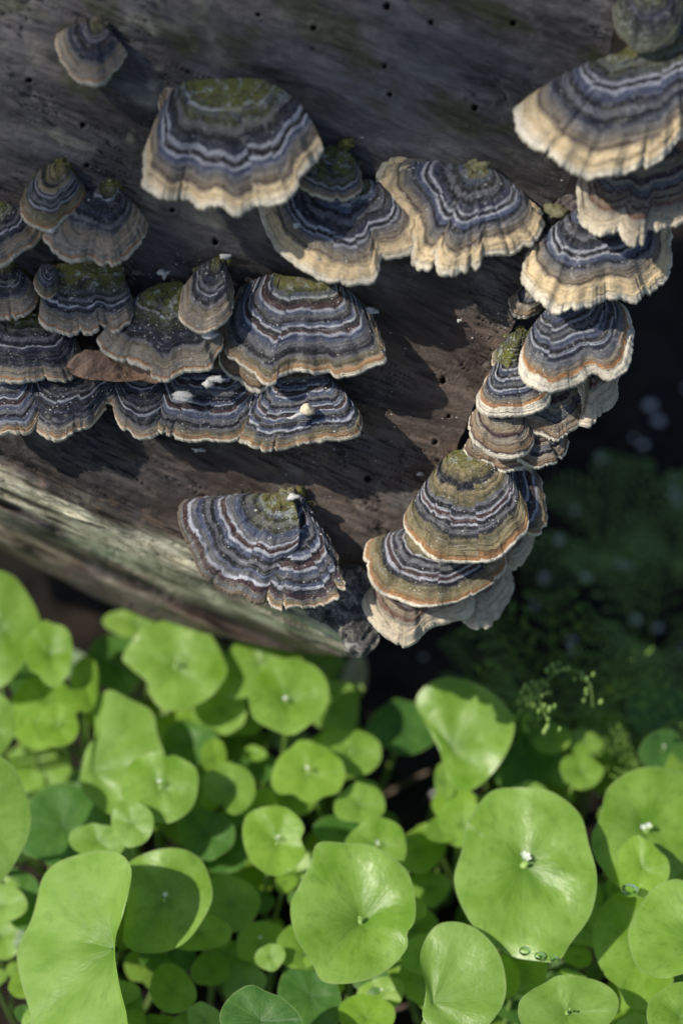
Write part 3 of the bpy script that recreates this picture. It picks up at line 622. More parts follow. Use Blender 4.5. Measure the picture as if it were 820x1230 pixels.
# crumbs of white rot dust
CRUMB = simple('white_crumb', (.72, .72, .69), (.45, .45, .43), .9, 12, .6, .0006)
CR = [('white fluffy lump on the dark stripe left of the seed husk', 249, 461, .13, 1.6), ('white fluffy twin lump beside the left one on the wide striped bracket', 260, 455, .12, 1.6), ('long white crumb on the left part of the wide striped bracket', 219, 475, .13, 1.5),
      ('pale crumb on the wood just right of the lime moss', 197, 328, .15, .5), ('white crumb on the joint between the small two tiered and large sunlit brackets', 251, 401, .13, 1.3), ('white crumb perched on the right shoulder of the large sunlit bracket', 437, 373, .15, .55),
      ('white speck on the sunny wood left of the right column', 552, 385, .06, .12), ('white speck on the sunny wood above the tip of the log', 505, 569, .06, .12), ('pale crumb on the shaded wood below the bottom row', 239, 540, .07, .1),
      ('brown round gall on the wood right of the lone fan bracket', 361, 589, .15, .2), ('crumb of white rot on the crown of the lone fan bracket', 352, 597, .12, .85), ('white crumb near the two tiered bracket knob', 271, 308, .08, .45),
      ('grey white crumb on the broad cream edged bracket', 357, 271, .09, 1.25), ('bluish white flake on the dusty border of the far left fan bracket', 63, 276, .08, 1.2), ('white crumb on the lilac grey bracket at right', 747, 255, .08, 1.3)]
for i, (lb, x, y, r_, h_) in enumerate(CR):
    v, f = lump(r_, 300+i, 1+.5*(i % 3), .9, .7, 9, 12, 1.1)
    p = on_wall(x, y, float(wall_h(np.array([x]), np.array([y]), False)[0])+h_)
    tag(link('wood_crumb', mesh('wood_crumb', v, f, MOSSM if i == 9 else CRUMB), None, p), lb, 'crumb')
husk = on_wall(369, 493, 1.55)
hr = thing('seed_husk', 'pale hooked seed husk lying on the rightmost bracket of the bottom row', 'husk', husk)
v, f = lump(.17, 77, 1.15, .9, 1.0, 10, 14, .4); link('shell', mesh('shell', v, f, simple('husk_skin', (.66, .6, .46), (.5, .42, .28), .6, 8, .4, .0006)), hr)
v, f = tube([(-.1, -.1, 0), (-.25, -.18, .03), (-.4, -.25, -.02), (-.5, -.22, -.03)], [.06, .05, .04, .015], 6); link('tail', mesh('tail', v, f, CRUMB), hr)
# fine white dust lying over wood and caps: nobody could count it
def dust():
    r = np.random.RandomState(5); parts = []
    dg = bpy.context.evaluated_depsgraph_get(); dg.update()
    spots = [(130, 340, 60, 40, 60), (60, 360, 60, 35, 70), (250, 470, 120, 30, 70), (200, 400, 50, 30, 60), (250, 320, 60, 15, 40), (640, 450, 60, 60, 90), (620, 400, 25, 30, 50), (350, 640, 40, 50, 60), (450, 320, 180, 120, 60), (480, 500, 60, 80, 40), (380, 560, 80, 60, 50),
             (740, 240, 50, 30, 60), (100, 210, 80, 60, 30), (590, 600, 60, 60, 40), (400, 690, 30, 50, 60), (60, 480, 60, 20, 60)]
    for cx, cy, sx, sy, n in spots:
        for _ in range(n):
            x, y = r.normal(cx, sx*.6), r.normal(cy, sy*.6)
            d = ray(x, y); ok, loc, no, _i, ob, _m = scn.ray_cast(dg, Vector(CAM*S), Vector(d).normalized(), distance=.8)
            if not ok or ob.name.startswith('ground'): continue
            v, f = lump(r.uniform(.008, .02)*(1.6 if r.rand() < .12 else 1), r.randint(999), r.uniform(.8, 2.2), 1, .8, 4, 5, .5)
            parts.append((v+np.array(loc)/S+np.array(no)*.008, f))
    V, F = merge(parts)
    tag(link('white_dust', mesh('white_dust', V, F, CRUMB, smooth=False)), 'fine white rot dust scattered over the wood and brackets', kind='stuff')
dust()

# ------------------------------------------------------------------ miner's lettuce
def leaf_mat(name, dark, mid, light, seed):
    a = NT(name); v = a.obj(); rho = a.attr('rho'); ang = a.attr('ang')
    pol = a.n('CombineXYZ', i_0=ang, i_1=a.math('MULTIPLY', rho, .5), i_2=float(seed)).outputs[0]
    vein = a.noise(pol, 7.0, 4, .7); bl = a.noise(v, .8, 2, .5); fn = a.noise(v, 14, 3)
    c = a.mix(a.ramp(bl, [(.35, 0.0), (.65, 1.0)]), mid, light)
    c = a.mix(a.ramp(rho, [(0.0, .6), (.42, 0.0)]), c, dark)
    vl = a.n('TexVoronoi', voronoi_dimensions='1D', feature='DISTANCE_TO_EDGE', i_W=a.math('MULTIPLY', ang, 5.0), i_Scale=1.0).outputs['Distance']
    c = a.mix(a.math('MULTIPLY', a.ramp(vl, [(.02, .4), (.09, 0.0)]), a.ramp(rho, [(.05, 1.0), (.85, .15)])), c, (.36, .5, .13))
    c = a.mix(a.ramp(vein, [(.36, .32), (.5, 0.0)]), c, dark)
    c = a.mix(a.ramp(a.noise(v, 3.4, 3, .6), [(.70, 0.0), (.76, .4)]), c, (.35, .40, .10))
    c = a.mix(a.ramp(a.noise(v, 2.3, 4, .7), [(.23, .6), (.26, 0.0)]), c, (.16, .13, .04))
    c = a.mix(a.ramp(a.math('ADD', vein, a.math('MULTIPLY', rho, .1)), [(.62, 0.0), (.8, .25)]), c, (.2, .33, .1))
    c = a.mix(a.ramp(rho, [(.955, 0.0), (.995, .55)]), c, (.3, .42, .14))
    c = a.mix(a.ramp(fn, [(.3, .08), (.5, 0.0)]), c, dark)
    b = a.bump(vein, .25, .0012); b = a.bump(bl, .3, .003, b); b = a.bump(fn, .12, .0003, b)
    p = a.n('BsdfPrincipled', i_Base_Color=c, i_Roughness=.35, i_Normal=b, i_Specular_IOR_Level=.5)
    tcol = a.mix(1.0, c, (1.5, 1.4, .5), 'MULTIPLY')
    t = a.n('BsdfTranslucent', i_Color=tcol)
    return a.out(a.n('MixShader', i_0=.42, i_1=p.outputs[0], i_2=t.outputs[0]).outputs[0])
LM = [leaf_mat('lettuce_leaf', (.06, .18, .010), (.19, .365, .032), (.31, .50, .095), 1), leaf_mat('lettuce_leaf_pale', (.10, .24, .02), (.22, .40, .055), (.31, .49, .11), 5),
      leaf_mat('lettuce_leaf_deep_shaded', (.03, .10, .012), (.07, .19, .035), (.11, .25, .05), 9), leaf_mat('lettuce_leaf_yellow', (.12, .25, .015), (.23, .42, .04), (.31, .50, .07), 13)]  # deep tones paint in the shade of dim leaves; fillers take them at random
STEM = simple('lettuce_stem', (.22, .33, .08), (.14, .24, .05), .5, 2, .2, .0005, .4)
PETAL = simple('lettuce_petal', (.85, .87, .82), (.7, .78, .6), .5, 10, .1, .0003)
BUD = simple('lettuce_bud', (.34, .48, .14), (.2, .34, .08), .5, 8, .2, .0004)
def ell(cx, cy, rx, ry, seed, n=18, rot=0.0):
    r = random.Random(seed); a0 = r.uniform(0, 6.28); out = []
    for k in range(n):
        q = 2*math.pi*k/n
        m = 1 + .07*math.cos(2*(q-a0)) + .05*math.cos(3*(q+a0*2)) + r.uniform(-.025, .025)
        if k in (n//4, n//4+n//2) and seed % 2: m += .10          # the two blunt points of the fused pair
        if k == n//3 and seed % 3 == 0: m -= .16                   # a notch
        x, y = rx*m*math.cos(q), ry*m*math.sin(q); cr, sr = math.cos(rot), math.sin(rot)
        out.append((cx+x*cr-y*sr, cy+x*sr+y*cr))
    return out
NPLANT = 0
def lettuce(label, outline, z, center=None, mat=0, tilt=(0, 0), dish=.35, flower=1, group=None, res=(16, 64), wav=.22, stem=True, cat='plant'):
    global NPLANT
    NPLANT += 1; sd = NPLANT*13; z = z-2.0
    nr, ns = res
    M = crom(outline, ns, True); cc = np.array(center if center else M.mean(0), float)
    C3 = hit(cc[0], cc[1], [0, 0, z], [0, 0, 1])
    nn = nrm([math.sin(R(tilt[0])), -math.sin(R(tilt[1])), math.cos(R(tilt[0]))*math.cos(R(tilt[1]))])
    rh = np.linspace(0, 1, nr)[:, None, None]
    Ms = np.stack([np.convolve(np.r_[M[-6:, k], M[:, k], M[:6, k]], np.ones(13)/13, 'valid') for k in (0, 1)], 1)
    P = cc + rh*((Ms*(1-rh)+M*rh) - cc)
    Q = hit(P[..., 0], P[..., 1], C3, nn)
    x = Q[..., 0]; y = Q[..., 1]
    k = np.linspace(0, 2*math.pi, ns, endpoint=False)
    rad = np.linalg.norm(Q[-1]-C3, axis=1).mean()
    sc = rad/1.8
    dd = dish*sc*(rh[..., 0]**.8) - .22*sc*dish*rh[..., 0]**4 + wav*sc*(rh[..., 0]**1.5)*(fbm(x/1.6+sd, y/1.6, sd, 3)) + .05*sc*rh[..., 0]*np.cos(5*k+sd)[None]
    Q = Q + nn*dd[..., None]
    gz = float(ground_h(C3[0], C3[1])); 
    bx = C3 + np.array([rng.uniform(-1, 1), rng.uniform(-.2, 1.2), 0]); bx[2] = gz-.1
    root = thing('lettuce_plant', label, cat, bx, group)
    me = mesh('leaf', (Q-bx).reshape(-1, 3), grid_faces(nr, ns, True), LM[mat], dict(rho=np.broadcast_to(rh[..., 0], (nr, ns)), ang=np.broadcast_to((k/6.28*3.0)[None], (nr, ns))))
    link('leaf', me, root)
    if stem:
        t = np.linspace(0, 1, 9)[:, None]; mid = (bx+C3)/2 + np.array([rng.uniform(-.8, .8), rng.uniform(-.8, .4), 0])
        P_ = (1-t)**2*bx + 2*t*(1-t)*mid + t*t*(C3-nn*.02)
        v, f = tube(P_-bx, np.linspace(.13, .085, 9)*min(1.2, .6+sc*.4), 7); link('stem', mesh('stem', v, f, STEM), root)
    if flower:
        rf = random.Random(sd); hubp = C3 + nn*.03
        v, f = lump(.11*min(sc, 1.3), sd, 1, 1, .7, 6, 8, .3); fl = link('flower_cluster', mesh('flower_cluster', v+hubp-bx, f, BUD), root)
        for j in range(2+flower):
            q = rf.uniform(0, 6.28); rr = rf.uniform(.04, .17)*min(sc, 1.3)
            bp = hubp + np.array([math.cos(q)*rr, math.sin(q)*rr, rf.uniform(.12, .32)])
            if j % 2 == 0 and (flower > 1 or sd % 4 == 0):
                pts = []; fs = []
                for pk in range(5):
                    aq = pk*2*math.pi/5+q; o_ = len(pts)
                    dx, dy = math.cos(aq), math.sin(aq)
                    pts += [(0, 0, 0), (dx*.06-dy*.03, dy*.06+dx*.03, .03), (dx*.11, dy*.11, .05), (dx*.06+dy*.03, dy*.06-dx*.03, .03)]; fs.append((o_, o_+1, o_+2, o_+3))
                link('petals', mesh('petals', np.array(pts)*min(sc, 1.2)+bp-bx, fs, PETAL), fl)
            else:
                v, f = lump(.07*min(sc, 1.2), sd+j, .8, .8, 1.2, 5, 7, .2); link('bud', mesh('bud', v+bp-bx, f, BUD), fl)
    return root
G = None
lettuce('largest round leaf at lower right, white flower dot and water drops on its edge', [(560, 998), (556, 1023), (546, 1060), (557, 1096), (578, 1126), (611, 1149), (641, 1157), (670, 1159), (685, 1137), (710, 1100), (717, 1058), (707, 1016), (696, 980), (666, 956), (630, 949), (588, 955)], -5.2, (630, 1040), 0, (-8, 14), .25, 2, wav=.12, res=(22, 90))
lettuce('bright cupped leaf with a deep centre, bottom middle', [(384, 1023), (417, 1022), (447, 1025), (480, 1045), (494, 1063), (500, 1096), (498, 1118), (490, 1130), (489, 1148), (465, 1173), (432, 1188), (392, 1188), (377, 1166), (357, 1133), (351, 1096), (362, 1071), (375, 1047)], -5.6, (434, 1108), 0, (-4, 10), .75, 1, wav=.12, res=(22, 90))
lettuce('tall pale leaf seen from its side at the bottom left', [(31, 1151), (44, 1111), (62, 1063), (84, 1041), (121, 1027), (150, 1030), (166, 1045), (168, 1067), (157, 1104), (147, 1126), (148, 1155), (157, 1199), (161, 1230), (157, 1262), (58, 1262), (45, 1217)], -4.6, (138, 1140), 1, (-30, 4), .35, 0, wav=.12, res=(20, 80))
lettuce('shaded round leaf behind the tall pale side leaf', [(157, 1038), (205, 1025), (238, 1032), (252, 1056), (256, 1085), (241, 1115), (220, 1140), (190, 1148), (157, 1144), (150, 1125), (155, 1080)], -6.0, (198, 1082), 0, (-5, 5), .35, 1)
lettuce('pale leaf cut by the left edge above the tall side leaf', [(-45, 905), (-20, 900), (2, 910), (22, 930), (36, 975), (32, 1010), (2, 1060), (-30, 1075), (-60, 1000)], -4.6, (-20, 985), 1, (10, 25), .2, 0)
lettuce('broad round leaf with a tiny flower just under the left end of the log', [(148, 790), (172, 760), (205, 746), (238, 751), (256, 768), (269, 793), (273, 812), (256, 837), (227, 854), (198, 856), (179, 834), (177, 821), (157, 804)], -5.9, (212, 802), 0, (-3, 14), .2, 1)
lettuce('large upright leaf at the left edge just under the log', [(-30, 692), (11, 691), (37, 720), (49, 750), (47, 770), (22, 808), (0, 828), (-32, 826), (-50, 760)], -5.0, (0, 752), 0, (8, 22), .2, 0)
lettuce('small oval leaf with a pale shine right of the upright edge leaf', ell(60, 788, 31, 35, 3), -5.2, None, 0, (0, 10), .4, 0)
lettuce('narrow yellow green leaf standing on edge beside the small oval one', ell(101, 823, 18, 32, 4), -5.8, None, 3, (22, 8), .3, 0)
lettuce('wide flat leaf under the small oval and the narrow yellow green ones', ell(55, 842, 40, 27, 5), -6.7, None, 0, (0, 4), .2, 0)
lettuce('little bright leaf with a yellow centre below the wide flat leaf', ell(69, 874, 27, 25, 6), -6.0, None, 3, (0, 6), .3, 1)
lettuce('pale leaf half cut by the left edge between two bigger edge leaves', ell(-6, 872, 25, 37, 7), -5.4, None, 1, (8, 14), .2, 0)
lettuce('ragged pale leaf with a sharp shadow corner, left centre of the greens', [(130, 832), (154, 841), (183, 856), (190, 885), (198, 908), (197, 940), (180, 968), (150, 985), (118, 972), (98, 945), (104, 905), (118, 885), (114, 852)], -6.6, (112, 925), 1, (-6, 10), .2, 0)
lettuce('leaf of two fused halves with a white flower, right of the ragged pale one', [(150, 930), (165, 912), (190, 905), (200, 912), (212, 910), (235, 925), (238, 950), (228, 975), (205, 990), (180, 985), (160, 975), (146, 955)], -5.8, (193, 947), 0, (0, 12), .35, 2)
lettuce('nearly round leaf with a Y shaped fold below the middle of the log', [(300, 826), (315, 802), (341, 795), (370, 799), (388, 815), (395, 837), (388, 859), (362, 882), (341, 886), (308, 870), (299, 848)], -5.6, (344, 843), 0, (2, 12), .4, 2)
lettuce('half shaded leaf standing behind the round folded one at the log', [(262, 832), (268, 797), (290, 765), (310, 753), (335, 760), (360, 785), (362, 808), (335, 826), (300, 838), (275, 840)], -6.2, (312, 798), 0, (-3, 16), .2, 0)
lettuce('scalloped leaf with three little flowers in the middle of the greens', ell(370, 930, 42, 37, 9), -6.4, None, 3, (0, 10), .3, 2)
lettuce('leaf half in shadow right of the scalloped flowering one', ell(422, 905, 36, 28, 10), -6.9, None, 0, (4, 8), .3, 1)
lettuce('leaf split by a shadow edge below the half shaded one', ell(432, 968, 29, 25, 11), -6.9, None, 0, (0, 6), .3, 0)
lettuce('bright heart shaped leaf with a white flower above the cupped leaf', [(295, 985), (312, 974), (340, 972), (358, 985), (366, 1000), (362, 1012), (367, 1030), (350, 1050), (325, 1055), (302, 1038), (292, 1010)], -6.1, (333, 1014), 3, (-2, 10), .45, 2)
lettuce('leaf with a white flower peeping over the cupped leaf', ell(452, 1018, 40, 31, 13), -6.4, None, 0, (0, 8), .3, 2)
lettuce('large bean shaped leaf left of the fern shoots, below the lower fungi', [(499, 845), (513, 824), (542, 815), (575, 824), (604, 845), (617, 866), (615, 891), (600, 920), (573, 947), (551, 951), (536, 932), (528, 903), (513, 874)], -6.0, (543, 900), 0, (-6, 20), .15, 0, res=(20, 80))
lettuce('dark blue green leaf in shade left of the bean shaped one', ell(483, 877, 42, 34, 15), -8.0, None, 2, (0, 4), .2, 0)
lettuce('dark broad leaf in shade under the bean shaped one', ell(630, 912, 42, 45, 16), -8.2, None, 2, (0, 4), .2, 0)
lettuce('small upper leaf of a flowering pair right of the dark broad leaf', ell(702, 893, 20, 17, 17), -7.6, None, 0, (0, 8), .3, 1)
lettuce('small lower leaf of the flowering pair right of the dark broad leaf', ell(697, 929, 27, 20, 18), -7.5, None, 0, (0, 8), .3, 0)
lettuce('dim round leaf in shade at the right edge', ell(789, 855, 42, 33, 19), -9.0, None, 2, (0, 4), .2, 0)
lettuce('large leaf with a white flower at the right edge, beside the largest round one', [(718, 985), (728, 950), (755, 930), (790, 925), (825, 935), (845, 970), (842, 1020), (815, 1050), (790, 1078), (765, 1082), (735, 1065), (716, 1040), (708, 1010)], -5.6, (776, 998), 0, (4, 12), .4, 2)
lettuce('small cupped leaf holding a water drop in front of the large right edge leaf', ell(771, 1043, 32, 33, 21), -5.1, None, 3, (-5, 16), .3, 0)
lettuce('bright leaf with a deep vein at the lower right edge', ell(806, 1122, 48, 62, 22), -5.2, (835, 1135), 0, (-6, 10), .3, 0)
lettuce('broad half shaded leaf behind the bright lower right edge leaf', ell(765, 1140, 55, 66, 24), -6.6, None, 0, (0, 4), .2, 0)
lettuce('half shaded folded leaf at the bottom, left below the largest round leaf', [(505, 1150), (520, 1118), (545, 1110), (575, 1120), (600, 1150), (608, 1190), (598, 1220), (575, 1240), (530, 1242), (508, 1225), (512, 1190)], -5.9, (520, 1205), 1, (-6, 12), .25, 0)
lettuce('pale leaf cut by the bottom edge under the largest round leaf', ell(680, 1218, 59, 42, 25), -5.7, None, 1, (0, 8), .25, 1)
lettuce('corner leaf cut by the bottom right corner', ell(815, 1222, 40, 38, 26), -5.3, None, 0, (0, 8), .25, 0)
lettuce('dark rimmed leaf cut by the bottom edge left of the middle', ell(312, 1228, 50, 36, 27), -5.6, None, 2, (0, 8), .35, 0)
lettuce('dim leaf behind the lower edge of the bright cupped one', ell(372, 1198, 38, 50, 28), -8.0, None, 2, (0, 2), .2, 0)
lettuce('low leaf under the log tucked behind the broad round one', ell(163, 750, 37, 18, 29), -7.0, None, 0, (0, 14), .2, 0)
lettuce('dark leaf in shade left of the broad round one', ell(140, 800, 32, 40, 30), -7.2, None, 2, (0, 4), .2, 0)
lettuce('deep green leaf below the round one with the tiny flower', ell(228, 895, 32, 28, 31), -7.3, None, 2, (0, 6), .3, 0)
lettuce('small upright yellow green leaf between two deep green ones', ell(257, 912, 15, 26, 32), -6.8, None, 3, (16, 6), .2, 0)
lettuce('folded leaf half in shade left of the heart shaped one', ell(276, 948, 30, 30, 33), -6.8, None, 0, (8, 8), .3, 0)
lettuce('oval pale leaf standing left of the fused leaf of two halves', ell(159, 990, 24, 30, 34), -5.7, None, 1, (-8, 12), .2, 0)
lettuce('low wavy pale leaf left of the standing oval one', ell(118, 1012, 33, 22, 35), -5.9, None, 1, (0, 12), .3, 0)
lettuce('big dark leaf in deep shade under the pale left edge leaf', ell(75, 995, 55, 48, 36), -7.6, None, 2, (0, 2), .2, 0)
lettuce('dim round leaf under the folded leaf left of the heart shaped one', ell(247, 1003, 36, 28, 37), -7.3, None, 2, (0, 4), .2, 0)
lettuce('yellow green leaf low among stems near the bottom left', ell(207, 1190, 28, 30, 38), -7.8, None, 3, (0, 2), .2, 0)
lettuce('dim leaf at the left edge beside the tall pale side leaf', ell(22, 1080, 28, 32, 39), -8.2, None, 2, (0, 2), .2, 0)
lettuce('dim leaf with a shadowed half right of the deep green ones by the heart leaf', ell(270, 1030, 26, 22, 40), -8.0, None, 2, (0, 2), .2, 0)
lettuce('small pale leaf between the bean shaped one and the largest round leaf', ell(545, 968, 26, 20, 41), -7.4, None, 3, (0, 5), .2, 0)
lettuce('small notched leaf under the bean shaped one by its stem', ell(533, 940, 13, 22, 42), -7.2, None, 1, (14, 5), .2, 0)
lettuce('narrow green leaf below the dim ones at the middle of the bottom', ell(515, 1068, 24, 22, 43), -8.4, None, 0, (0, 2), .2, 0)
# lower, mostly hidden small plants filling in between
fill = []
r2 = random.Random(21); tries = 0
def dense(x, y):
    if x < 430: return y > 740 + .1*x*0 + (40 if x > 250 else 0)
    if y > 900: return True
    return y > 860 and x > 600 and r2.random() < .5
while len(fill) < 265 and tries < 9000:
    tries += 1
    x = r2.uniform(-40, 860); y = r2.uniform(770, 1270)
    if not dense(x, y): continue
    if 440 < x < 620 and y < 960 and r2.random() < .85: continue
    if 490 < x < 560 and y > 1000 and r2.random() < .6: continue
    if any(math.hypot(x-a, y-b) < 13.5 for a, b in fill): continue
    fill.append((x, y))
LAND = [('the largest round leaf', 630, 1052), ('the bright cupped leaf', 428, 1105), ('the tall pale side leaf', 100, 1130), ('the shaded round leaf', 205, 1085), ('the broad round leaf under the log', 210, 800), ('the upright edge leaf', 15, 755),
        ('the ragged pale leaf', 150, 905), ('the fused leaf of two halves', 192, 945), ('the Y folded leaf', 345, 840), ('the scalloped flowering leaf', 375, 930), ('the heart shaped leaf', 333, 1013), ('the bean shaped leaf', 558, 875),
        ('the flowering leaf pair', 700, 912), ('the large right edge leaf', 772, 1000), ('the deep veined corner leaf', 806, 1122), ('the folded bottom leaf', 550, 1178), ('the little yellow centred leaf', 69, 874), ('the narrow leaf on edge', 101, 823), ('the leaf peeping over the cupped one', 452, 1018)]
def where(x, y):
    nm, a, b = min(LAND, key=lambda q: math.hypot(q[1]-x, q[2]-y)); dx, dy = x-a, y-b
    d = ('left of' if dx < 0 else 'right of') if abs(dx) > 2*abs(dy) else ('above' if dy < 0 else 'below') if abs(dy) > 2*abs(dx) else ('up and ' if dy < 0 else 'down and ')+('left of' if dx < 0 else 'right of')
    return (d + ' ' + nm).replace('up and left of', 'up left of').replace('down and left of', 'down left of').replace('up and right of', 'up right of').replace('down and right of', 'down right of')
CW = ['mid green', 'pale green', 'deep green', 'yellow green']; SPEC = []
for i, (x, y) in enumerate(fill):
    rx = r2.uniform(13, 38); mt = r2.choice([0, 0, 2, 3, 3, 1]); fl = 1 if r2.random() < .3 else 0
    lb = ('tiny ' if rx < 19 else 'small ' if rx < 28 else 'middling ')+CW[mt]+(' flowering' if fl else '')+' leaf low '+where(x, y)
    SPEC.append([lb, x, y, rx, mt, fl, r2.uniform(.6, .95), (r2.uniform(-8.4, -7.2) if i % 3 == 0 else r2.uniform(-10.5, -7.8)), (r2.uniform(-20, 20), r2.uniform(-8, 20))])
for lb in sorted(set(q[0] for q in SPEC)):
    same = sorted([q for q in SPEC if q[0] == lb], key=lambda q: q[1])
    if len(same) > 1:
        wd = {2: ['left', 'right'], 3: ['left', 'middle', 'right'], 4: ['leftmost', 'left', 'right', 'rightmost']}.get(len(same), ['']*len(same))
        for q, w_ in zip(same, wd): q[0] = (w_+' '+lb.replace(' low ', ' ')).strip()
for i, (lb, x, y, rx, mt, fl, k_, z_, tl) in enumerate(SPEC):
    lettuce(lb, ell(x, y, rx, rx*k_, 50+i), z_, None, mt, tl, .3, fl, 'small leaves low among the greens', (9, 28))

# water drops on leaf edges
DROP = NT('water_drop'); DROPM = DROP.out(DROP.n('BsdfPrincipled', i_Base_Color=(.9, 1, .9, 1), i_Roughness=.03, i_IOR=1.33, i_Transmission_Weight=1.0).outputs[0])
for lb, x, y, z, r_ in [('left water drop on the lower edge of the largest round leaf', 630, 1143, -5.0, .13), ('middle water drop on the lower edge of the largest round leaf', 648, 1149, -5.0, .12), ('right water drop at the tip of the largest round leaf', 665, 1152, -5.0, .10),
                        ('water drop on the small cupped leaf at the right', 756, 1070, -4.9, .2), ('water drop on the right rim of the bean shaped leaf', 601, 857, -5.7, .14)]:
    v, f = lump(r_, 5, 1.2, 1, .6, 12, 16, .05)
    tag(link('water_drop', mesh('water_drop', v, f, DROPM), None, hit(x, y, [0, 0, z-2+.12], [0, 0, 1])), lb, 'water drop')

# ------------------------------------------------------------------ feathery plants on the right
FERN = simple('feathery_leaf', (.30, .44, .12), (.20, .33, .08), .55, 2, .2, .0005, .3, .3)
FERNL = simple('feathery_leaf_light', (.24, .38, .07), (.15, .27, .05), .55, 2, .2, .0005, .3, .3)
def leaflet(p, d, up, L, W, rf):
    """One lobed leaflet as a small folded blade."""
    s = nrm(np.cross(d, up)); V = []; F = []
    ks = [(0, .05), (.2, .55), (.38, .3), (.55, .85), (.7, .4), (.84, .5), (1, .03)]
    for t, w_ in ks:
        c = p + d*L*t + up*(.08*L*math.sin(t*3))
        V += [c - s*W*w_ + up*W*.15, c, c + s*W*w_ + up*W*.15]
    for k in range(len(ks)-1):
        a = k*3; F += [(a, a+1, a+4, a+3), (a+1, a+2, a+5, a+4)]
    return np.array(V), np.array(F)
def feathery(label, px, py, z, size, nf, seed, mat, spread=1.0, az0=0.0, group='feathery leaved herbs right of the log'):
    z = z-1.5
    rf = random.Random(seed); top = hit(px, py, [0, 0, z], [0, 0, 1]); base = top.copy(); base[2] = float(ground_h(top[0], top[1]))
    root = thing('feathery_herb', label, 'plant', base, group)
    for k in range(nf):
        q = az0 + 2*math.pi*k/nf*spread + rf.uniform(-.3, .3); L = size*rf.uniform(.75, 1.15)
        t = np.linspace(0, 1, 12)[:, None]
        d = np.array([math.cos(q), math.sin(q), 0]); hz = z-base[2]
        path = d*L*t**1.3 + np.array([0, 0, 1])*(hz*np.sin(t*1.9)/math.sin(1.9)*1.0) + np.array([0, 0, -.15*L])*t**3
        v, f = tube(path, np.linspace(.06, .015, 12), 5); fr = link('frond', mesh('frond', v, f, mat), root)
        parts = []
        for j in range(3, 12):
            p = path[j]; dj = nrm(path[j]-path[j-1]); sl_ = L*.34*math.sin((j-1)/11*math.pi*.9+.25)
            for sd_ in (-1, 1):
                s = nrm(np.cross(dj, [0, 0, 1]))*sd_; dd = nrm(s*.85+dj*.6)
                for m_ in range(4):
                    pp = p + dd*sl_*(m_+.4)/4
                    for s3 in (-1, 1):
                        d3 = nrm(dd*.7 + np.cross(dd, [0, 0, 1])*s3*.8 + np.array([0, 0, rf.uniform(-.2, .3)]))
                        parts.append(leaflet(pp, d3, np.array([0, 0, 1.]), sl_*.27*(1-m_*.14), sl_*.06, rf))
                parts.append(leaflet(p+dd*sl_*.85, dd, np.array([0, 0, 1.]), sl_*.36, sl_*.09, rf))
        V, F = merge(parts); link('leaflets', mesh('leaflets', V, F, mat), fr)
feathery('light green ferny herb with tiny bud sprays directly above the bean shaped leaf', 672, 800, -7.6, 3.0, 7, 1, FERNL)
feathery('dark ferny herb in deep shade right of the lower fungi', 735, 625, -11.5, 3.8, 5, 2, FERN)
feathery('dark ferny herb at the right edge below the other shaded one', 790, 730, -11.0, 3.6, 5, 3, FERN)
feathery('dim ferny herb at the right edge behind the dim round leaf', 825, 640, -11.5, 2.8, 4, 4, FERN)
feathery('small ferny herb low between the dark broad leaf and the dim right one', 735, 850, -10.0, 2.8, 6, 5, FERN)
feathery('ferny herb right of the flowering leaf pair', 800, 900, -7.5, 2.6, 6, 6, FERNL)
feathery('tiny ferny seedling left of the light green ferny herb', 575, 800, -12.0, 1.8, 5, 7, FERN)
def bud_spray(label, pts, z, seed):
    z = z-1.5
    rf = random.Random(seed); P = np.array([hit(x, y, [0, 0, z+dz_], [0, 0, 1]) for x, y, dz_ in pts]); base = P[0].copy()
    root = thing('bud_spray', label, 'plant', base, 'arching sprays of tiny buds')
    v, f = tube(crom(P, 24)-base, np.linspace(.05, .015, 24), 5); link('stalk', mesh('stalk', v, f, STEM), root)
    C = crom(P, 24)-base
    for j in range(6, 24):
        for s in (-1, 1):
            q = C[j] + np.array([rf.uniform(-.25, .25), rf.uniform(-.2, .2), rf.uniform(-.1, .25)])
            v, f = lump(rf.uniform(.06, .11), seed+j, .7, .7, 1.5, 5, 6, .3); link('bud', mesh('bud', v+q, f, BUD), root)
bud_spray('spray of pale buds arching right above the flowering leaf pair', [(640, 900, -3), (640, 850, 0), (670, 805, 1.4), (705, 815, 1.6), (712, 850, 1.2)], -6.0, 4)
bud_spray('spray of pale buds drooping over the bean shaped leaf rim', [(625, 880, -3), (632, 845, 0), (640, 825, 1.), (655, 860, 1.2), (662, 880, 1.0)], -5.8, 5)

TWIG = simple('twig_bark', (.16, .12, .09), (.08, .06, .045), .8, 5, .5, .001)
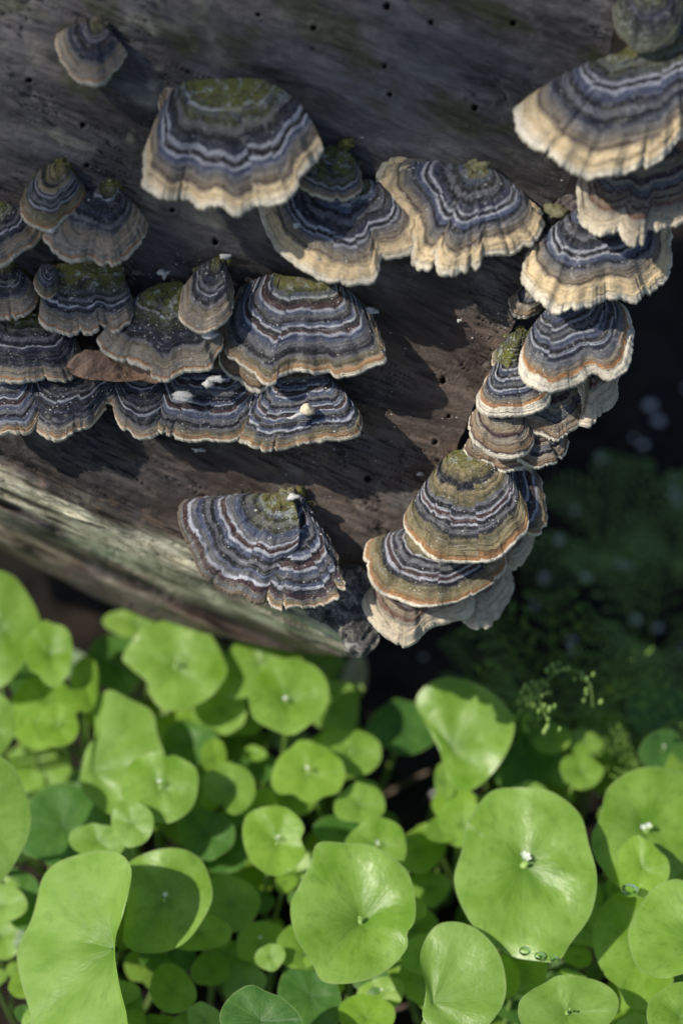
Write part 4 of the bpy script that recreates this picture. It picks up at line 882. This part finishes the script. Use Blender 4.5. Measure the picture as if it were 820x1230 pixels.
# ------------------------------------------------------------------ leafy bough overhead that dapples the upper left
def bough():
    rf = random.Random(8); LG = simple('bough_leaf', (.07, .13, .03), (.05, .1, .02), .5, 2, .2, .0005, .3, .3)
    def up(x, y, d): return on_wall(x, y, 1.0) + SUNV*d
    b0 = up(-320, 120, 330)
    root = thing('leafy_bough', 'leafy bough overhanging the log out of the picture and shading its upper left', 'branch', b0)
    path = crom([up(-320, 120, 330), up(-60, 240, 322), (up(200, 200, 318)), up(560, -60, 315)], 30)
    v, f = tube(path-b0, np.linspace(.5, .15, 30), 8); link('branch', mesh('branch', v, f, TWIG), root)
    parts = {}
    def clump(n, cx, cy, sx, sy):
        for _ in range(n):
            x, y = rf.gauss(cx, sx), rf.gauss(cy, sy)
            p = up(x, y, 318+rf.uniform(-14, 14)); a = rf.uniform(0, 6.28); L = rf.uniform(1.3, 2.3)
            d = nrm([math.cos(a), math.sin(a), rf.uniform(-.5, .3)]); s_ = nrm(np.cross(d, SUNV)); W = L*.3
            V = [p, p+d*L*.35+s_*W, p+d*L*.35, p+d*L*.35-s_*W, p+d*L*.75+s_*W*.7, p+d*L*.75-SUNV*.1, p+d*L*.75-s_*W*.7, p+d*L]
            F = [(0, 2, 1, 1), (0, 3, 2, 2), (1, 2, 5, 4), (2, 3, 6, 5), (4, 5, 7, 7), (5, 6, 7, 7)]
            me = mesh('leaf', np.array(V)-b0, [tuple(dict.fromkeys(q)) for q in F], LG); link('leaf', me, root)
    clump(66, 70, 300, 75, 85); clump(60, 190, 150, 95, 60); clump(50, 460, 20, 150, 40)
bough()

# ------------------------------------------------------------------ litter on the ground
PEB = simple('pale_pebble', (.7, .7, .74), (.5, .5, .54), .5, 5, .3, .0006, .5)
r3 = random.Random(3); k = 0
for _ in range(46):
    if _ < 26: x = r3.uniform(640, 850); y = r3.uniform(430, 780)
    else: x = r3.uniform(-10, 840); y = r3.uniform(700, 1240)
    p = hit(x, y, [0, 0, GZ], [0, 0, 1]); p[2] = float(ground_h(p[0], p[1]))+.03
    v, f = lump(r3.uniform(.07, .2), _, 1.3, 1, .7, 7, 9, .5)
    tag(link('pebble', mesh('pebble', v, f, PEB), None, p), 'pale pebble on the dark soil '+(where(x, y) if y > 780 else 'in the shade right of the lower fungi'), 'pebble', 'pale pebbles strewn on the dark soil')
for lb, pts in [('thin twig lying at the bottom left edge', [(-30, 1165, 0), (20, 1150, .6), (60, 1120, .9)]), ('twig slanting between leaves right of the shaded left leaf', [(230, 1110, 1.5), (262, 1150, .8), (285, 1200, .3)]), ('reddish twig under the largest round leaf', [(660, 1180, .5), (700, 1165, 1.2), (740, 1130, 1.2)]),
                ('bent twig under the bean shaped leaf', [(440, 970, .6), (490, 940, 1.6), (528, 920, 2.4)]), ('twig on the dark soil at the bottom middle', [(400, 1195, .6), (455, 1215, 1.2), (520, 1200, 1.6)])]:
    P = np.array([hit(x, y, [0, 0, GZ+z], [0, 0, 1]) for x, y, z in pts]); b0 = P[0].copy()
    v, f = tube(crom(P, 16)-b0, np.linspace(.12, .05, 16), 7); tag(link('twig', mesh('twig', v, f, TWIG), None, b0), lb, 'twig')
slab('dead_leaf', [(410, 812), (422, 790), (436, 788), (441, 805), (438, 830), (424, 842), (411, 835)], 'blurred beige dead leaf standing just below the tip of the log', 'dead leaf', PALELEAF, 55, -11.5, .04, .2, 15, on='ground')
slab('dead_leaf', [(680, 1150), (700, 1105), (720, 1090), (728, 1120), (715, 1150), (695, 1170)], 'reddish dead leaf showing right of the largest round leaf', 'dead leaf', BROWNLEAF, 70, -11.5, .04, .3, 16, on='ground')
